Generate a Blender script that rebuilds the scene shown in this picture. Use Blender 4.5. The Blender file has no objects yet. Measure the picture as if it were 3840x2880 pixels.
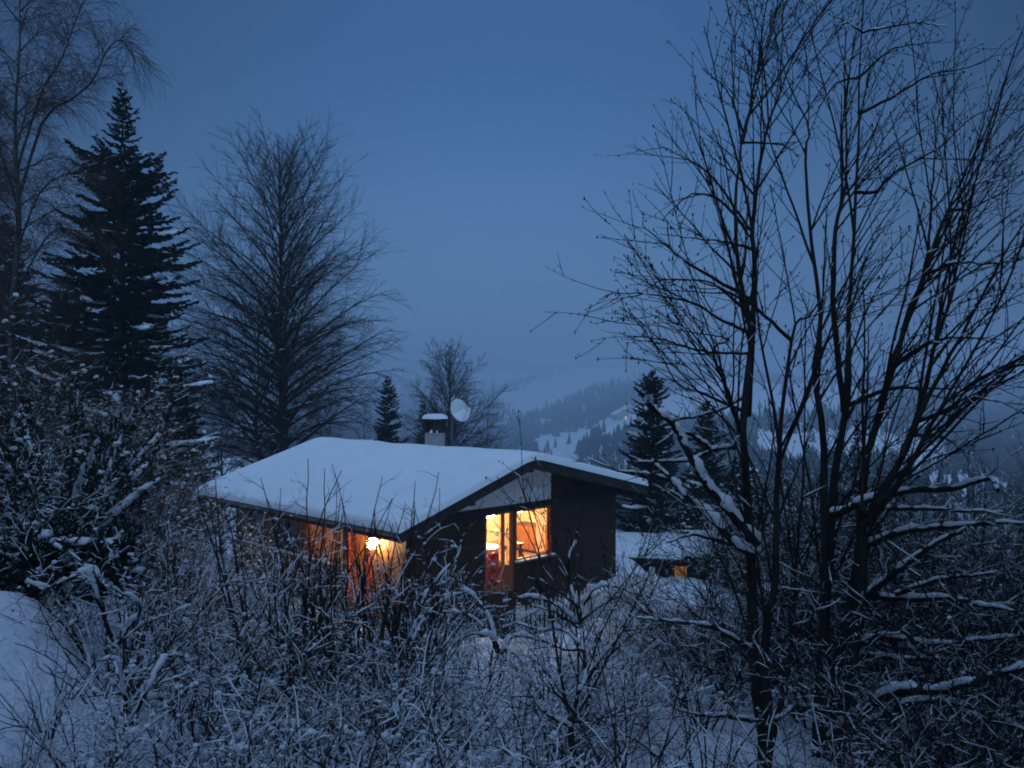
import bpy, math, random
import numpy as np
from mathutils import Vector, Matrix, noise as mnoise
R_ = math.radians
scene = bpy.context.scene
COL = scene.collection

# ------------------------------------------------------------------ camera, sky, exposure
F_PX, CU, HZ = 804.0, 512.0, 393.5          # focal length in picture pixels, centre column, horizon row
cam_d = bpy.data.cameras.new("camera")
cam_d.sensor_width = 36.0
cam_d.lens = 36.0 * F_PX / 1024.0
cam_d.clip_start, cam_d.clip_end = 0.1, 9000.0
cam = bpy.data.objects.new("camera", cam_d)
COL.objects.link(cam)
cam.location = (0, 0, 0)
cam.rotation_euler = (R_(90) + math.atan(9.5 / F_PX), 0, 0)
scene.camera = cam

world = bpy.data.worlds.new("World")
scene.world = world
world.use_nodes = True
nt = world.node_tree
nt.nodes.clear()
wo = nt.nodes.new("ShaderNodeOutputWorld")
bg = nt.nodes.new("ShaderNodeBackground")
sky = nt.nodes.new("ShaderNodeTexSky")
sky.sky_type = 'NISHITA'
sky.sun_disc = False
sky.sun_elevation = R_(-3.0)
sky.sun_rotation = R_(180)
sky.ozone_density = 4.0
tc = nt.nodes.new("ShaderNodeTexCoord")
sep = nt.nodes.new("ShaderNodeSeparateXYZ")
ramp = nt.nodes.new("ShaderNodeValToRGB")    # overcast dusk dome: pale at the horizon, blue above, brightest overhead
cr = ramp.color_ramp
cr.interpolation = 'B_SPLINE'
GAIN = 2.5                                    # ramp colours stay below 1
stops = [(0.00, (0.082, 0.168, 0.312)), (0.05, (0.096, 0.198, 0.368)), (0.16, (0.094, 0.214, 0.430)),
         (0.30, (0.043, 0.132, 0.325)), (0.46, (0.023, 0.080, 0.222)), (0.62, (0.08, 0.165, 0.36)), (1.0, (0.34, 0.55, 1.06))]
stops = [(p, tuple(q/GAIN for q in c)) for p, c in stops]
while len(cr.elements) < len(stops):
    cr.elements.new(0.5)
for e, (p, c) in zip(cr.elements, stops):
    e.position = p
    e.color = (*c, 1)
mixs = nt.nodes.new("ShaderNodeMixRGB")
mixs.blend_type = 'ADD'
mixs.inputs[0].default_value = 0.012
L = nt.links.new
L(tc.outputs["Generated"], sep.inputs[0])
L(sep.outputs["Z"], ramp.inputs[0])
L(ramp.outputs[0], mixs.inputs[1])
L(sky.outputs[0], mixs.inputs[2])
sq = nt.nodes.new("ShaderNodeMath"); sq.operation = 'POWER'; sq.inputs[1].default_value = 2.0
ab = nt.nodes.new("ShaderNodeMath"); ab.operation = 'ABSOLUTE'
side = nt.nodes.new("ShaderNodeMapRange"); side.inputs[1].default_value = 0.0; side.inputs[2].default_value = 0.30
side.inputs[3].default_value = 1.10; side.inputs[4].default_value = 0.22
mul = nt.nodes.new("ShaderNodeMixRGB"); mul.blend_type = 'MULTIPLY'; mul.inputs[0].default_value = 1.0
L(sep.outputs["X"], ab.inputs[0]); L(ab.outputs[0], sq.inputs[0]); L(sq.outputs[0], side.inputs[0])
L(mixs.outputs[0], mul.inputs[1]); L(side.outputs[0], mul.inputs[2])
L(mul.outputs[0], bg.inputs[0])
bg.inputs[1].default_value = GAIN
L(bg.outputs[0], wo.inputs[0])

sun_d = bpy.data.lights.new("afterglow", 'SUN')     # the last blue light of the western sky, behind the viewpoint
sun_d.energy = 1.55
sun_d.angle = R_(60)
sun_d.color = (0.39, 0.66, 1.0)
sun_o = bpy.data.objects.new("afterglow", sun_d)
COL.objects.link(sun_o)
sun_o.rotation_euler = Vector((-0.04, 0.84, -0.48)).to_track_quat('-Z', 'Y').to_euler()
scene.view_settings.view_transform = 'Standard'
scene.view_settings.look = 'None'
scene.view_settings.exposure = 0.0
scene.view_settings.gamma = 1.0
cy = scene.cycles
cy.max_bounces = 7
cy.diffuse_bounces = 3
cy.glossy_bounces = 2
cy.transmission_bounces = 4
cy.transparent_max_bounces = 12
cy.volume_bounces = 1
cy.sample_clamp_indirect = 2.0
cy.caustics_reflective = False
cy.caustics_refractive = False
cy.use_denoising = True
cy.filter_width = 1.9

# ------------------------------------------------------------------ helpers
def tag(o, label=None, cat=None, group=None, kind=None):
    if label: o['label'] = label
    if cat: o['category'] = cat
    if group: o['group'] = group
    if kind: o['kind'] = kind
    return o

def empty(name, loc, rz=0.0):
    o = bpy.data.objects.new(name, None)
    COL.objects.link(o)
    o.location = loc
    o.rotation_euler = (0, 0, rz)
    o.empty_display_size = 0.2
    return o

def mesh_np(name, verts, quads=None, tris=None, mat=None, parent=None, smooth=True):
    me = bpy.data.meshes.new(name)
    verts = np.asarray(verts, dtype=np.float32)
    q = np.asarray(quads, dtype=np.int32).reshape(-1, 4) if quads is not None else np.zeros((0, 4), np.int32)
    t = np.asarray(tris, dtype=np.int32).reshape(-1, 3) if tris is not None else np.zeros((0, 3), np.int32)
    nl = q.size + t.size
    me.vertices.add(len(verts))
    me.vertices.foreach_set("co", verts.ravel())
    me.loops.add(nl)
    me.loops.foreach_set("vertex_index", np.concatenate([q.ravel(), t.ravel()]))
    me.polygons.add(len(q) + len(t))
    starts = np.concatenate([np.arange(len(q)) * 4, len(q) * 4 + np.arange(len(t)) * 3]).astype(np.int32)
    tot = np.concatenate([np.full(len(q), 4), np.full(len(t), 3)]).astype(np.int32)
    me.polygons.foreach_set("loop_start", starts)
    me.polygons.foreach_set("loop_total", tot)
    me.update(calc_edges=True)
    me.polygons.foreach_set("use_smooth", np.full(len(q) + len(t), bool(smooth)))
    me.validate()
    if mat: me.materials.append(mat)
    o = bpy.data.objects.new(name, me)
    COL.objects.link(o)
    if parent: o.parent = parent
    return o

class MB:
    """collects simple solids, then links them as ONE mesh object"""
    def __init__(s): s.v, s.f = [], []
    def add(s, vs, fs):
        b = len(s.v)
        s.v += [tuple(x) for x in vs]
        s.f += [tuple(i + b for i in f) for f in fs]
        return s
    def box(s, a, b):
        x0, y0, z0 = a; x1, y1, z1 = b
        return s.add([(x0,y0,z0),(x1,y0,z0),(x1,y1,z0),(x0,y1,z0),(x0,y0,z1),(x1,y0,z1),(x1,y1,z1),(x0,y1,z1)],
                     [(0,3,2,1),(4,5,6,7),(0,1,5,4),(1,2,6,5),(2,3,7,6),(3,0,4,7)])
    def prism_y(s, prof, y0, y1):
        n = len(prof)
        vs = [(x, y0, z) for x, z in prof] + [(x, y1, z) for x, z in prof]
        fs = [tuple(range(n)), tuple(range(2*n-1, n-1, -1))] + [((i+1) % n, i, i+n, (i+1) % n + n) for i in range(n)]
        return s.add(vs, fs)
    def lathe(s, prof, c=(0,0,0), n=20):
        vs, fs = [], []
        for r, z in prof:
            for k in range(n):
                a = 2*math.pi*k/n
                vs.append((c[0]+r*math.cos(a), c[1]+r*math.sin(a), c[2]+z))
        for i in range(len(prof)-1):
            for k in range(n):
                fs.append((i*n+k, i*n+(k+1) % n, (i+1)*n+(k+1) % n, (i+1)*n+k))
        fs.append(tuple(range(n-1, -1, -1)))
        fs.append(tuple((len(prof)-1)*n+k for k in range(n)))
        return s.add(vs, fs)
    def tube(s, p0, p1, r, n=8):
        p0, p1 = Vector(p0), Vector(p1)
        t = (p1-p0).normalized()
        a = t.orthogonal().normalized(); b = t.cross(a)
        vs = [p + (a*math.cos(2*math.pi*k/n)+b*math.sin(2*math.pi*k/n))*r for p in (p0, p1) for k in range(n)]
        fs = [(k, (k+1) % n, (k+1) % n+n, k+n) for k in range(n)] + [tuple(range(n-1, -1, -1)), tuple(range(n, 2*n))]
        return s.add(vs, fs)
    def build(s, name, mat, parent=None, smooth=False, bevel=0.0):
        me = bpy.data.meshes.new(name)
        me.from_pydata(s.v, [], s.f)
        if smooth: me.shade_smooth()
        me.materials.append(mat)
        o = bpy.data.objects.new(name, me)
        COL.objects.link(o)
        if parent: o.parent = parent
        if bevel:
            m = o.modifiers.new("bevel", 'BEVEL'); m.width = bevel; m.segments = 2; m.limit_method = 'ANGLE'
        return o

def copy_tree(o, parent=None):
    c = o.copy(); COL.objects.link(c)
    if parent: c.parent = parent
    for ch in list(o.children):
        copy_tree(ch, c)
    return c

# ------------------------------------------------------------------ materials
def mat_new(name, col, rough=0.8, var=0.25, scale=6.0, bump=0.0, bscale=30.0, stretch=None, spec=0.3):
    m = bpy.data.materials.new(name)
    m.use_nodes = True
    n = m.node_tree; p = n.nodes["Principled BSDF"]
    p.inputs["Roughness"].default_value = rough
    p.inputs["Specular IOR Level"].default_value = spec
    t = n.nodes.new("ShaderNodeTexCoord"); mp = n.nodes.new("ShaderNodeMapping")
    n.links.new(t.outputs["Object"], mp.inputs[0])
    if stretch: mp.inputs["Scale"].default_value = stretch
    no = n.nodes.new("ShaderNodeTexNoise"); no.inputs["Scale"].default_value = scale; no.inputs["Detail"].default_value = 5
    n.links.new(mp.outputs[0], no.inputs[0])
    r = n.nodes.new("ShaderNodeValToRGB")
    r.color_ramp.elements[0].position = 0.3; r.color_ramp.elements[1].position = 0.7
    r.color_ramp.elements[0].color = (*[c*(1-var) for c in col], 1)
    r.color_ramp.elements[1].color = (*[min(1, c*(1+var)) for c in col], 1)
    n.links.new(no.outputs[0], r.inputs[0]); n.links.new(r.outputs[0], p.inputs["Base Color"])
    if bump:
        nb = n.nodes.new("ShaderNodeTexNoise"); nb.inputs["Scale"].default_value = bscale; nb.inputs["Detail"].default_value = 4
        n.links.new(mp.outputs[0], nb.inputs[0])
        b = n.nodes.new("ShaderNodeBump"); b.inputs["Strength"].default_value = bump; b.inputs["Distance"].default_value = 0.05
        n.links.new(nb.outputs[0], b.inputs["Height"]); n.links.new(b.outputs[0], p.inputs["Normal"])
    return m

def mat_planks(name, col, vertical=False, pitch=0.14, axis='Z'):
    m = mat_new(name, col, rough=0.7, var=0.35, scale=4.0, stretch=(1, 1, 6) if vertical is False else (6, 6, 1))
    n = m.node_tree; p = n.nodes["Principled BSDF"]
    t = n.nodes.new("ShaderNodeTexCoord")
    w = n.nodes.new("ShaderNodeTexWave"); w.wave_type = 'BANDS'; w.wave_profile = 'SAW'
    w.bands_direction = axis
    w.inputs["Scale"].default_value = 1.0 / pitch / 20.0 * 2 * math.pi / 1.0
    n.links.new(t.outputs["Object"], w.inputs[0])
    b = n.nodes.new("ShaderNodeBump"); b.inputs["Strength"].default_value = 0.9; b.inputs["Distance"].default_value = 0.025
    n.links.new(w.outputs[0], b.inputs["Height"]); n.links.new(b.outputs[0], p.inputs["Normal"])
    return m

def mat_emit(name, col, s):
    m = bpy.data.materials.new(name); m.use_nodes = True
    n = m.node_tree; n.nodes.remove(n.nodes["Principled BSDF"])
    e = n.nodes.new("ShaderNodeEmission"); e.inputs[0].default_value = (*col, 1); e.inputs[1].default_value = s
    n.links.new(e.outputs[0], n.nodes["Material Output"].inputs[0])
    return m

def mat_glass(name):
    m = bpy.data.materials.new(name); m.use_nodes = True
    n = m.node_tree; n.nodes.remove(n.nodes["Principled BSDF"])
    t = n.nodes.new("ShaderNodeBsdfTransparent"); t.inputs[0].default_value = (0.93, 0.95, 0.94, 1)
    g = n.nodes.new("ShaderNodeBsdfGlossy"); g.inputs["Roughness"].default_value = 0.02
    mx = n.nodes.new("ShaderNodeMixShader"); mx.inputs[0].default_value = 0.07
    n.links.new(t.outputs[0], mx.inputs[1]); n.links.new(g.outputs[0], mx.inputs[2])
    n.links.new(mx.outputs[0], n.nodes["Material Output"].inputs[0])
    return m

M = {}
M['snow'] = mat_new("snow", (0.85, 0.86, 0.88), rough=0.75, var=0.05, scale=3.0, bump=0.7, bscale=11.0, spec=0.2)
M['roof_snow'] = mat_new("roof_snow", (0.87, 0.88, 0.90), rough=0.75, var=0.03, scale=1.5, bump=0.10, bscale=5.0, spec=0.2)
M['twig_snow'] = mat_new("twig_snow", (0.84, 0.85, 0.87), rough=0.8, var=0.05, scale=8.0, spec=0.1)
M['bark'] = mat_new("dark_bark", (0.035, 0.028, 0.025), rough=0.9, var=0.5, scale=9.0, bump=0.6, bscale=25, stretch=(1, 1, .25), spec=0.1)
M['twig'] = mat_new("brown_twig", (0.060, 0.038, 0.030), rough=0.85, var=0.4, scale=3.0, spec=0.15)
M['twig_dark'] = mat_new("dark_twig", (0.030, 0.024, 0.024), rough=0.9, var=0.4, scale=3.0, spec=0.1)
M['twig_grey'] = mat_new("grey_twig", (0.040, 0.036, 0.036), rough=0.9, var=0.4, scale=3.0, spec=0.1)
M['twig_red'] = mat_new("reddish_twig", (0.075, 0.042, 0.034), rough=0.85, var=0.4, scale=3.0, spec=0.1)
M['birch'] = mat_new("birch_bark", (0.055, 0.048, 0.046), rough=0.9, var=0.8, scale=5.0, stretch=(1, 1, 4), spec=0.1)
M['needles'] = mat_new("spruce_needles", (0.016, 0.028, 0.020), rough=0.85, var=0.45, scale=2.0, spec=0.1)
M['far_needles'] = mat_new("far_forest", (0.020, 0.030, 0.026), rough=0.9, var=0.5, scale=0.02, spec=0.0)
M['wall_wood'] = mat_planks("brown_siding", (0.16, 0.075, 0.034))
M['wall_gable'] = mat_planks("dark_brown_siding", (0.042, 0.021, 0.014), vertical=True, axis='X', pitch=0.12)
M['fascia'] = mat_new("dark_fascia", (0.030, 0.026, 0.026), rough=0.8, var=0.3, scale=5.0)
M['soffit'] = mat_planks("soffit_boards", (0.22, 0.13, 0.07), vertical=True, axis='X', pitch=0.11)
M['panel'] = mat_new("white_gable_panel", (0.87, 0.85, 0.83), rough=0.8, var=0.06, scale=2.0, bump=0.1)
M['frame'] = mat_new("orange_brown_frame", (0.30, 0.10, 0.035), rough=0.55, var=0.2, scale=6.0, stretch=(4, 4, 1))
M['frame_red'] = mat_new("red_painted_wood", (0.28, 0.05, 0.022), rough=0.5, var=0.2, scale=6.0)
M['frame_dark'] = mat_new("dark_stained_frame", (0.07, 0.032, 0.02), rough=0.6, var=0.3, scale=6.0)
M['inside'] = mat_planks("yellow_pine_lining", (0.58, 0.40, 0.19), vertical=True, axis='X', pitch=0.10)
M['inside_pale'] = mat_new("cream_plaster", (0.72, 0.60, 0.40), rough=0.85, var=0.06, scale=2.0)
M['floor_wood'] = mat_planks("floor_boards", (0.26, 0.13, 0.06), vertical=True, axis='X', pitch=0.13)
M['curtain'] = mat_new("salmon_curtain", (0.74, 0.50, 0.38), rough=0.9, var=0.08, scale=7.0)
n_ = M['curtain'].node_tree; tr_ = n_.nodes.new("ShaderNodeBsdfTranslucent"); tr_.inputs[0].default_value = (.78, .52, .38, 1)
mx_ = n_.nodes.new("ShaderNodeMixShader"); mx_.inputs[0].default_value = .7
n_.links.new(n_.nodes["Principled BSDF"].outputs[0], mx_.inputs[1]); n_.links.new(tr_.outputs[0], mx_.inputs[2]); n_.links.new(mx_.outputs[0], n_.nodes["Material Output"].inputs[0])
M['red'] = mat_new("red_upholstery", (0.45, 0.018, 0.022), rough=0.8, var=0.2, scale=12.0, bump=0.2)
M['white'] = mat_new("white_cloth", (0.80, 0.78, 0.74), rough=0.8, var=0.04, scale=6.0)
M['furn'] = mat_new("brown_furniture", (0.14, 0.06, 0.028), rough=0.5, var=0.3, scale=5.0, stretch=(1, 5, 5))
M['picture'] = mat_new("dark_picture", (0.10, 0.10, 0.14), rough=0.4, var=0.95, scale=5.0)
M['pot_plant'] = mat_new("houseplant_leaves", (0.05, 0.06, 0.03), rough=0.6, var=0.4, scale=9.0)
M['plaster'] = mat_new("grey_plaster", (0.34, 0.34, 0.33), rough=0.9, var=0.15, scale=5.0, bump=0.3)
M['metal'] = mat_new("grey_metal", (0.10, 0.10, 0.11), rough=0.5, var=0.2, scale=9.0)
M['dish'] = mat_new("pale_dish", (0.62, 0.63, 0.63), rough=0.6, var=0.06, scale=5.0)
M['picket'] = mat_new("weathered_white_paint", (0.62, 0.59, 0.54), rough=0.8, var=0.2, scale=14.0, stretch=(1, 1, .3))
M['concrete'] = mat_new("concrete", (0.22, 0.21, 0.20), rough=0.9, var=0.2, scale=4.0, bump=0.2)
M['glass'] = mat_glass("window_glass")
M['lamp'] = mat_emit("lamp_globe_light", (1.0, 0.68, 0.32), 185.0)
M['room_lamp'] = mat_emit("room_lamp_light", (1.0, 0.68, 0.34), 300.0)
M['dim_lamp'] = mat_emit("dim_room_lamp_light", (1.0, 0.50, 0.18), 60.0)
M['far_lamp'] = mat_emit("far_window_light", (1.0, 0.62, 0.32), 1.1)
M['amber'] = mat_emit("amber_window_light", (1.0, 0.42, 0.06), 0.22)

# ------------------------------------------------------------------ terrain
def sst(a, b, x):
    t = np.clip((x - a) / (b - a), 0, 1)
    return t * t * (3 - 2 * t)

def ground(x, y):
    x = np.asarray(x, float); y = np.asarray(y, float)
    yy = np.maximum(y, 0)
    z = -1.6 - 0.208 * np.minimum(yy, 17.3)
    z = z - 0.30 * np.maximum(yy - 26.0, 0)
    s = -x - 1.2 - 0.38 * np.maximum(y - 4.0, 0)
    z = z + 1.35 * sst(0, 2.0, s) * sst(1.5, 6.0, y) + 0.16 * np.maximum(s - 2.0, 0) * sst(5, 12, y) * (1 - sst(50, 90, y))
    z = z - 2.0 * sst(3.6, 5.6, x) * sst(22.5, 25.5, y) * (1 - sst(45, 60, y))
    z = z - 0.48 * np.maximum(x - 5.6, 0) * sst(10, 20, y) * (1 - sst(14, 30, x) * .5)
    lx = (x - .4826)*.697 + (y - 19.0)*.717; ly = -(x - .4826)*.717 + (y - 19.0)*.697      # sunken terrace behind the picket fence
    z = z - 1.0 * sst(-2.7, -2.0, lx) * (1 - sst(2.6, 3.3, lx)) * sst(-1.15, -.75, ly) * (1 - sst(1.2, 2.0, ly))
    for k, (wl, am) in enumerate(((1.9, .030), (1.3, .024), (.9, .017), (.62, .012), (.48, .009))):
        a1 = k*1.9 + .4; a2 = k*2.7 + 1.6; q = 2*math.pi/wl
        z = z + am*np.sin(q*(x*math.cos(a1) + y*math.sin(a1)) + 1.3*np.sin(q*.37*(x*math.cos(a2) + y*math.sin(a2))))*np.sin(q*.61*(x*math.cos(a2) + y*math.sin(a2)) + k)
    z = z + 0.07 * np.sin(x * 1.7 + .6 * y) * np.sin(y * 1.3 - .4 * x) + 0.035 * np.sin(x * 4.1 + 1) * np.sin(y * 3.7) 
    return z

def gz(x, y): return float(ground(x, y))

def grid_mesh(name, X, Y, Z, mat, parent=None):
    n, m = X.shape
    v = np.stack([X, Y, Z], -1).reshape(-1, 3)
    i = np.arange(n * m).reshape(n, m)
    q = np.stack([i[:-1, :-1], i[:-1, 1:], i[1:, 1:], i[1:, :-1]], -1).reshape(-1, 4)
    return mesh_np(name, v, q, None, mat, parent)

gx = np.concatenate([np.arange(-46, -12, .8), np.arange(-12, 14, .16), np.arange(14, 46, .8)])
gy = np.concatenate([np.arange(-14, 1, .6), np.arange(1, 24, .16), np.arange(24, 60, .8)])
GX, GY = np.meshgrid(gx, gy)
o = grid_mesh("snow_ground", GX, GY, ground(GX, GY), M['snow'])
tag(o, kind='structure')

# valley and hills: a height field given by the elevation seen along each azimuth
cu = np.array([-900, -300, 100, 300, 480, 540, 634, 760, 900, 1024, 1300, 1900], float)
cr_ = np.array([50, 90, 150, 300, 450, 700, 1000, 1500, 2200, 2400], float)
cv = {50: [520, 500, 500, 540, 570, 585, 600, 605, 610, 610, 610, 610],
      90: [490, 470, 470, 510, 545, 550, 555, 560, 560, 560, 560, 560],
      150: [480, 455, 450, 480, 520, 520, 515, 510, 505, 500, 500, 500],
      300: [450, 430, 430, 450, 490, 488, 470, 455, 455, 455, 455, 455],
      450: [430, 415, 415, 435, 470, 468, 440, 428, 430, 432, 430, 430],
      700: [410, 400, 402, 422, 452, 445, 415, 404, 408, 412, 410, 410],
      1000: [395, 390, 392, 410, 430, 420, 390, 386, 390, 394, 392, 392],
      1500: [385, 380, 382, 390, 398, 388, 379, 378, 381, 384, 382, 382],
      2200: [376, 374, 374, 376, 374, 371, 371, 373, 375, 376, 376, 376],
      2400: [390, 390, 390, 390, 390, 390, 390, 390, 390, 390, 390, 390]}
CV = np.array([cv[int(r)] for r in cr_])
def hill_v(u, r):
    """picture row of the terrain at azimuth column u, forward distance r (bilinear in log r)"""
    u = np.asarray(u, float); r = np.asarray(r, float)
    lr = np.log(r); lk = np.log(cr_)
    i = np.clip(np.searchsorted(lk, lr) - 1, 0, len(lk) - 2); a = np.clip((lr - lk[i]) / (lk[i+1] - lk[i]), 0, 1)
    j = np.clip(np.searchsorted(cu, u) - 1, 0, len(cu) - 2); b = np.clip((u - cu[j]) / (cu[j+1] - cu[j]), 0, 1)
    b = b * b * (3 - 2 * b)
    return (CV[i, j]*(1-b) + CV[i, j+1]*b)*(1-a) + (CV[i+1, j]*(1-b) + CV[i+1, j+1]*b)*a
def hill_pos(u, r):
    x = (u - CU) / F_PX * r
    z = (HZ - hill_v(u, r)) / F_PX * r
    w = sst(56, 150, r)                       # near the garden it continues the sheet of the ground, just under it
    zg = ground(np.clip(x, -60, 60), np.minimum(r, 58.0)) - .35 - .12*np.maximum(r - 58, 0)
    z = np.where(w < 1, zg*(1-w) + z*w, z)
    z = z + r * 0.0035 * (np.sin(u * .021 + r * .004) + np.sin(u * .047 - r * .0073 + 1.3)) * np.clip((r - 100) / 300, 0, 1)
    return x, r, z
ur = np.linspace(-2600, 3600, 420); rr = np.concatenate([[8, 20, 30, 40, 48], np.exp(np.linspace(math.log(54), math.log(2400), 150))])
UU, RR = np.meshgrid(ur, rr)
hx, hy, hz = hill_pos(UU, RR)
o = grid_mesh("hills", hx, hy, hz, M['snow'])
tag(o, kind='structure')

# ------------------------------------------------------------------ growth helpers
def V(*a): return Vector(a)
def rdir(rng):
    while True:
        v = Vector((rng.uniform(-1, 1), rng.uniform(-1, 1), rng.uniform(-1, 1)))
        if 0.05 < v.length < 1: return v.normalized()

def limb(p, d, length, n, rng, wander=0.15, up0=0.0, up1=0.0):
    """polyline of n points; up0/up1 bend it towards (+) or away from (-) the sky along its length"""
    pts = [Vector(p)]; d = Vector(d).normalized(); st = length / (n - 1)
    for i in range(n - 1):
        f = i / max(1, n - 2)
        d = (d + rdir(rng) * wander + Vector((0, 0, up0 * (1 - f) + up1 * f))).normalized()
        pts.append(pts[-1] + d * st)
    return pts

def taper(n, r0, r1): return [r0 + (r1 - r0) * (i / (n - 1)) ** 0.9 for i in range(n)]

def sample(pts, f):
    x = f * (len(pts) - 1); i = min(int(x), len(pts) - 2); a = x - i
    return pts[i].lerp(pts[i+1], a), (pts[i+1] - pts[i]).normalized()

def side_dir(t, ang, rng, flat=0.0):
    """direction leaving t at angle ang, random around it; flat pulls it towards the horizontal plane"""
    a = t.orthogonal().normalized(); b = t.cross(a)
    th = rng.uniform(0, 2*math.pi)
    s = a*math.cos(th) + b*math.sin(th)
    if flat: s = Vector((s.x, s.y, s.z*(1-flat)))
    if s.length < 1e-3: s = a
    return (t*math.cos(ang) + s.normalized()*math.sin(ang)).normalized()

class Plant:
    def __init__(s, seed): s.rng = random.Random(seed); s.p = []   # (pts, radii, level)
    def add(s, pts, rad, lv): s.p.append((pts, rad, lv)); return pts, rad
    def children(s, parents, count, ang, length, r, n, lv, wander=.15, up=(0, 0), f0=.15, f1=1.0, flat=0.0, fall=.5, rmin=.002):
        """count per parent (callable or number); length/r may be ratios of the parent when negative"""
        out = []; rng = s.rng
        for pts, rad in parents:
            PL = sum((pts[i+1]-pts[i]).length for i in range(len(pts)-1))
            k = count(PL) if callable(count) else count
            k = int(k) + (1 if rng.random() < k - int(k) else 0)
            for j in range(k):
                f = f0 + (f1-f0) * (j + rng.random()) / max(1, k)
                p, t = sample(pts, min(f, .999))
                Lc = (-length*PL if length < 0 else length) * (1 - fall*f) * rng.uniform(.6, 1.25)
                i = min(int(f*(len(rad)-1)), len(rad)-1)
                rc = max(rmin, min(rad[i]*.75, r if r > 0 else -r*rad[i]))
                d = side_dir(t, ang*rng.uniform(.7, 1.3), rng, flat)
                out.append(s.add(limb(p, d, Lc, n, rng, wander, up[0], up[1]), taper(n, rc, max(.0012, rc*.35)), lv))
        return out

def tubes(polys, sides):
    """polys: list of (pts, radii) -> one vertex/quad soup of tapered tubes"""
    VS, QS = [], []; base = 0
    byn = {}
    for pts, rad in polys: byn.setdefault(len(pts), []).append((pts, rad))
    for n, lst in byn.items():
        Pn = np.array([[tuple(q) for q in pts] for pts, _ in lst]); Rn = np.array([rad for _, rad in lst])
        K = len(lst)
        T = np.empty_like(Pn); T[:, 1:-1] = Pn[:, 2:] - Pn[:, :-2]; T[:, 0] = Pn[:, 1]-Pn[:, 0]; T[:, -1] = Pn[:, -1]-Pn[:, -2]
        T /= np.linalg.norm(T, axis=-1, keepdims=True) + 1e-9
        mean = T.mean(1); ref = np.where(np.abs(mean[:, 2:3]) > .8, np.array([[1., 0.13, 0]]), np.array([[0, 0.05, 1.]]))
        A = np.cross(T, ref[:, None, :]); A /= np.linalg.norm(A, axis=-1, keepdims=True) + 1e-9
        B = np.cross(A, T)
        ang = np.arange(sides) * 2*math.pi/sides
        ring = Pn[:, :, None, :] + (A[:, :, None, :]*np.cos(ang)[None, None, :, None] + B[:, :, None, :]*np.sin(ang)[None, None, :, None]) * Rn[:, :, None, None]
        idx = np.arange(K*n*sides).reshape(K, n, sides) + base
        i1 = np.roll(idx, -1, axis=2)
        q = np.stack([idx[:, :-1], i1[:, :-1], i1[:, 1:], idx[:, 1:]], -1).reshape(-1, 4)
        VS.append(ring.reshape(-1, 3)); QS.append(q); base += K*n*sides
    return np.concatenate(VS), np.concatenate(QS)

def resample(pts, rad, n):
    out, ro = [], []
    for i in range(n):
        f = i/(n-1); p, _ = sample(pts, min(f, .9999)); x = f*(len(rad)-1); k = min(int(x), len(rad)-2)
        out.append(p); ro.append(rad[k] + (rad[k+1]-rad[k])*(x-k))
    return out, ro

def snow_on(polys, rng, th, cover=.7, sides=5, minh=.30, width=1.0, step=None, cont=False):
    """snow lying along the upper side of branches; patchy, thin where the branch is steep"""
    res = []
    for pts, rad in polys:
        if rng.random() > cover + .25: continue
        n = len(pts)
        if step:
            Ln = sum((pts[i+1]-pts[i]).length for i in range(n-1)); n2 = max(n, int(Ln/step)+2)
            if n2 > n: pts, rad = resample(pts, rad, n2); n = n2
        ph = rng.uniform(0, 6.28); fr = rng.uniform(.35, .8); ph2 = rng.uniform(0, 6.28)
        P2, R2 = [], []
        for i in range(n):
            t = (pts[min(i+1, n-1)] - pts[max(i-1, 0)])
            h = math.hypot(t.x, t.y) / (t.length + 1e-9)
            g = max(0, (h-minh)/(1-minh))**.6
            if cont: w = .50 + .34*math.sin(ph + i*fr) + .18*math.sin(ph2 + i*1.3) + rng.uniform(-.2, .2)
            else: w = math.sin(ph + i*fr)*.45 + math.sin(ph2+i*1.7)*.15 + rng.uniform(-.18, .3) + (cover-.30)
            k = g * max(0.0, min(1.0, w)) * rng.uniform(.8, 1.2)
            if i == 0: k *= .4
            tt = th*k*(1+6*min(rad[i], .03)/.03*.35)
            P2.append(pts[i] + Vector((rng.uniform(-.3, .3)*tt, rng.uniform(-.3, .3)*tt, rad[i]*.62*min(1, k*3) + tt*.55)))
            R2.append((rad[i]*.72*min(1, k*4) + tt*.75)*width if k > .02 else rad[i]*.2)
        res.append((P2, R2))
    return res

_oct = None
def blobs(centres, rng, squash=.8):
    """small lumpy clods of snow"""
    global _oct
    if _oct is None:
        import bmesh
        bm = bmesh.new(); bmesh.ops.create_icosphere(bm, subdivisions=1, radius=1)
        _oct = (np.array([v.co[:] for v in bm.verts]), np.array([[v.index for v in f.verts] for f in bm.faces]))
        bm.verts.index_update(); bm.free()
    bv, bf = _oct
    VS, TS = [], []; b = 0
    nr = np.random.RandomState(rng.randint(0, 1 << 30))
    for (c, r) in centres:
        m = 1 if squash > 1 else nr.randint(2, 5)          # a clod is a few lumps grown together
        for k in range(m):
            rk = r*(1.0 if m == 1 else nr.uniform(.45, .85)); o_ = nr.normal(0, .55, 3)*r*np.array([1, 1, .45]) if k else np.zeros(3)
            v = bv * (1 + nr.uniform(-.22, .22, (len(bv), 1))) * rk * np.array([nr.uniform(.85, 1.25), nr.uniform(.85, 1.25), squash])
            VS.append(v + np.array(tuple(c)) + o_); TS.append(bf + b); b += len(bv)
    return np.concatenate(VS), np.concatenate(TS)

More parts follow.
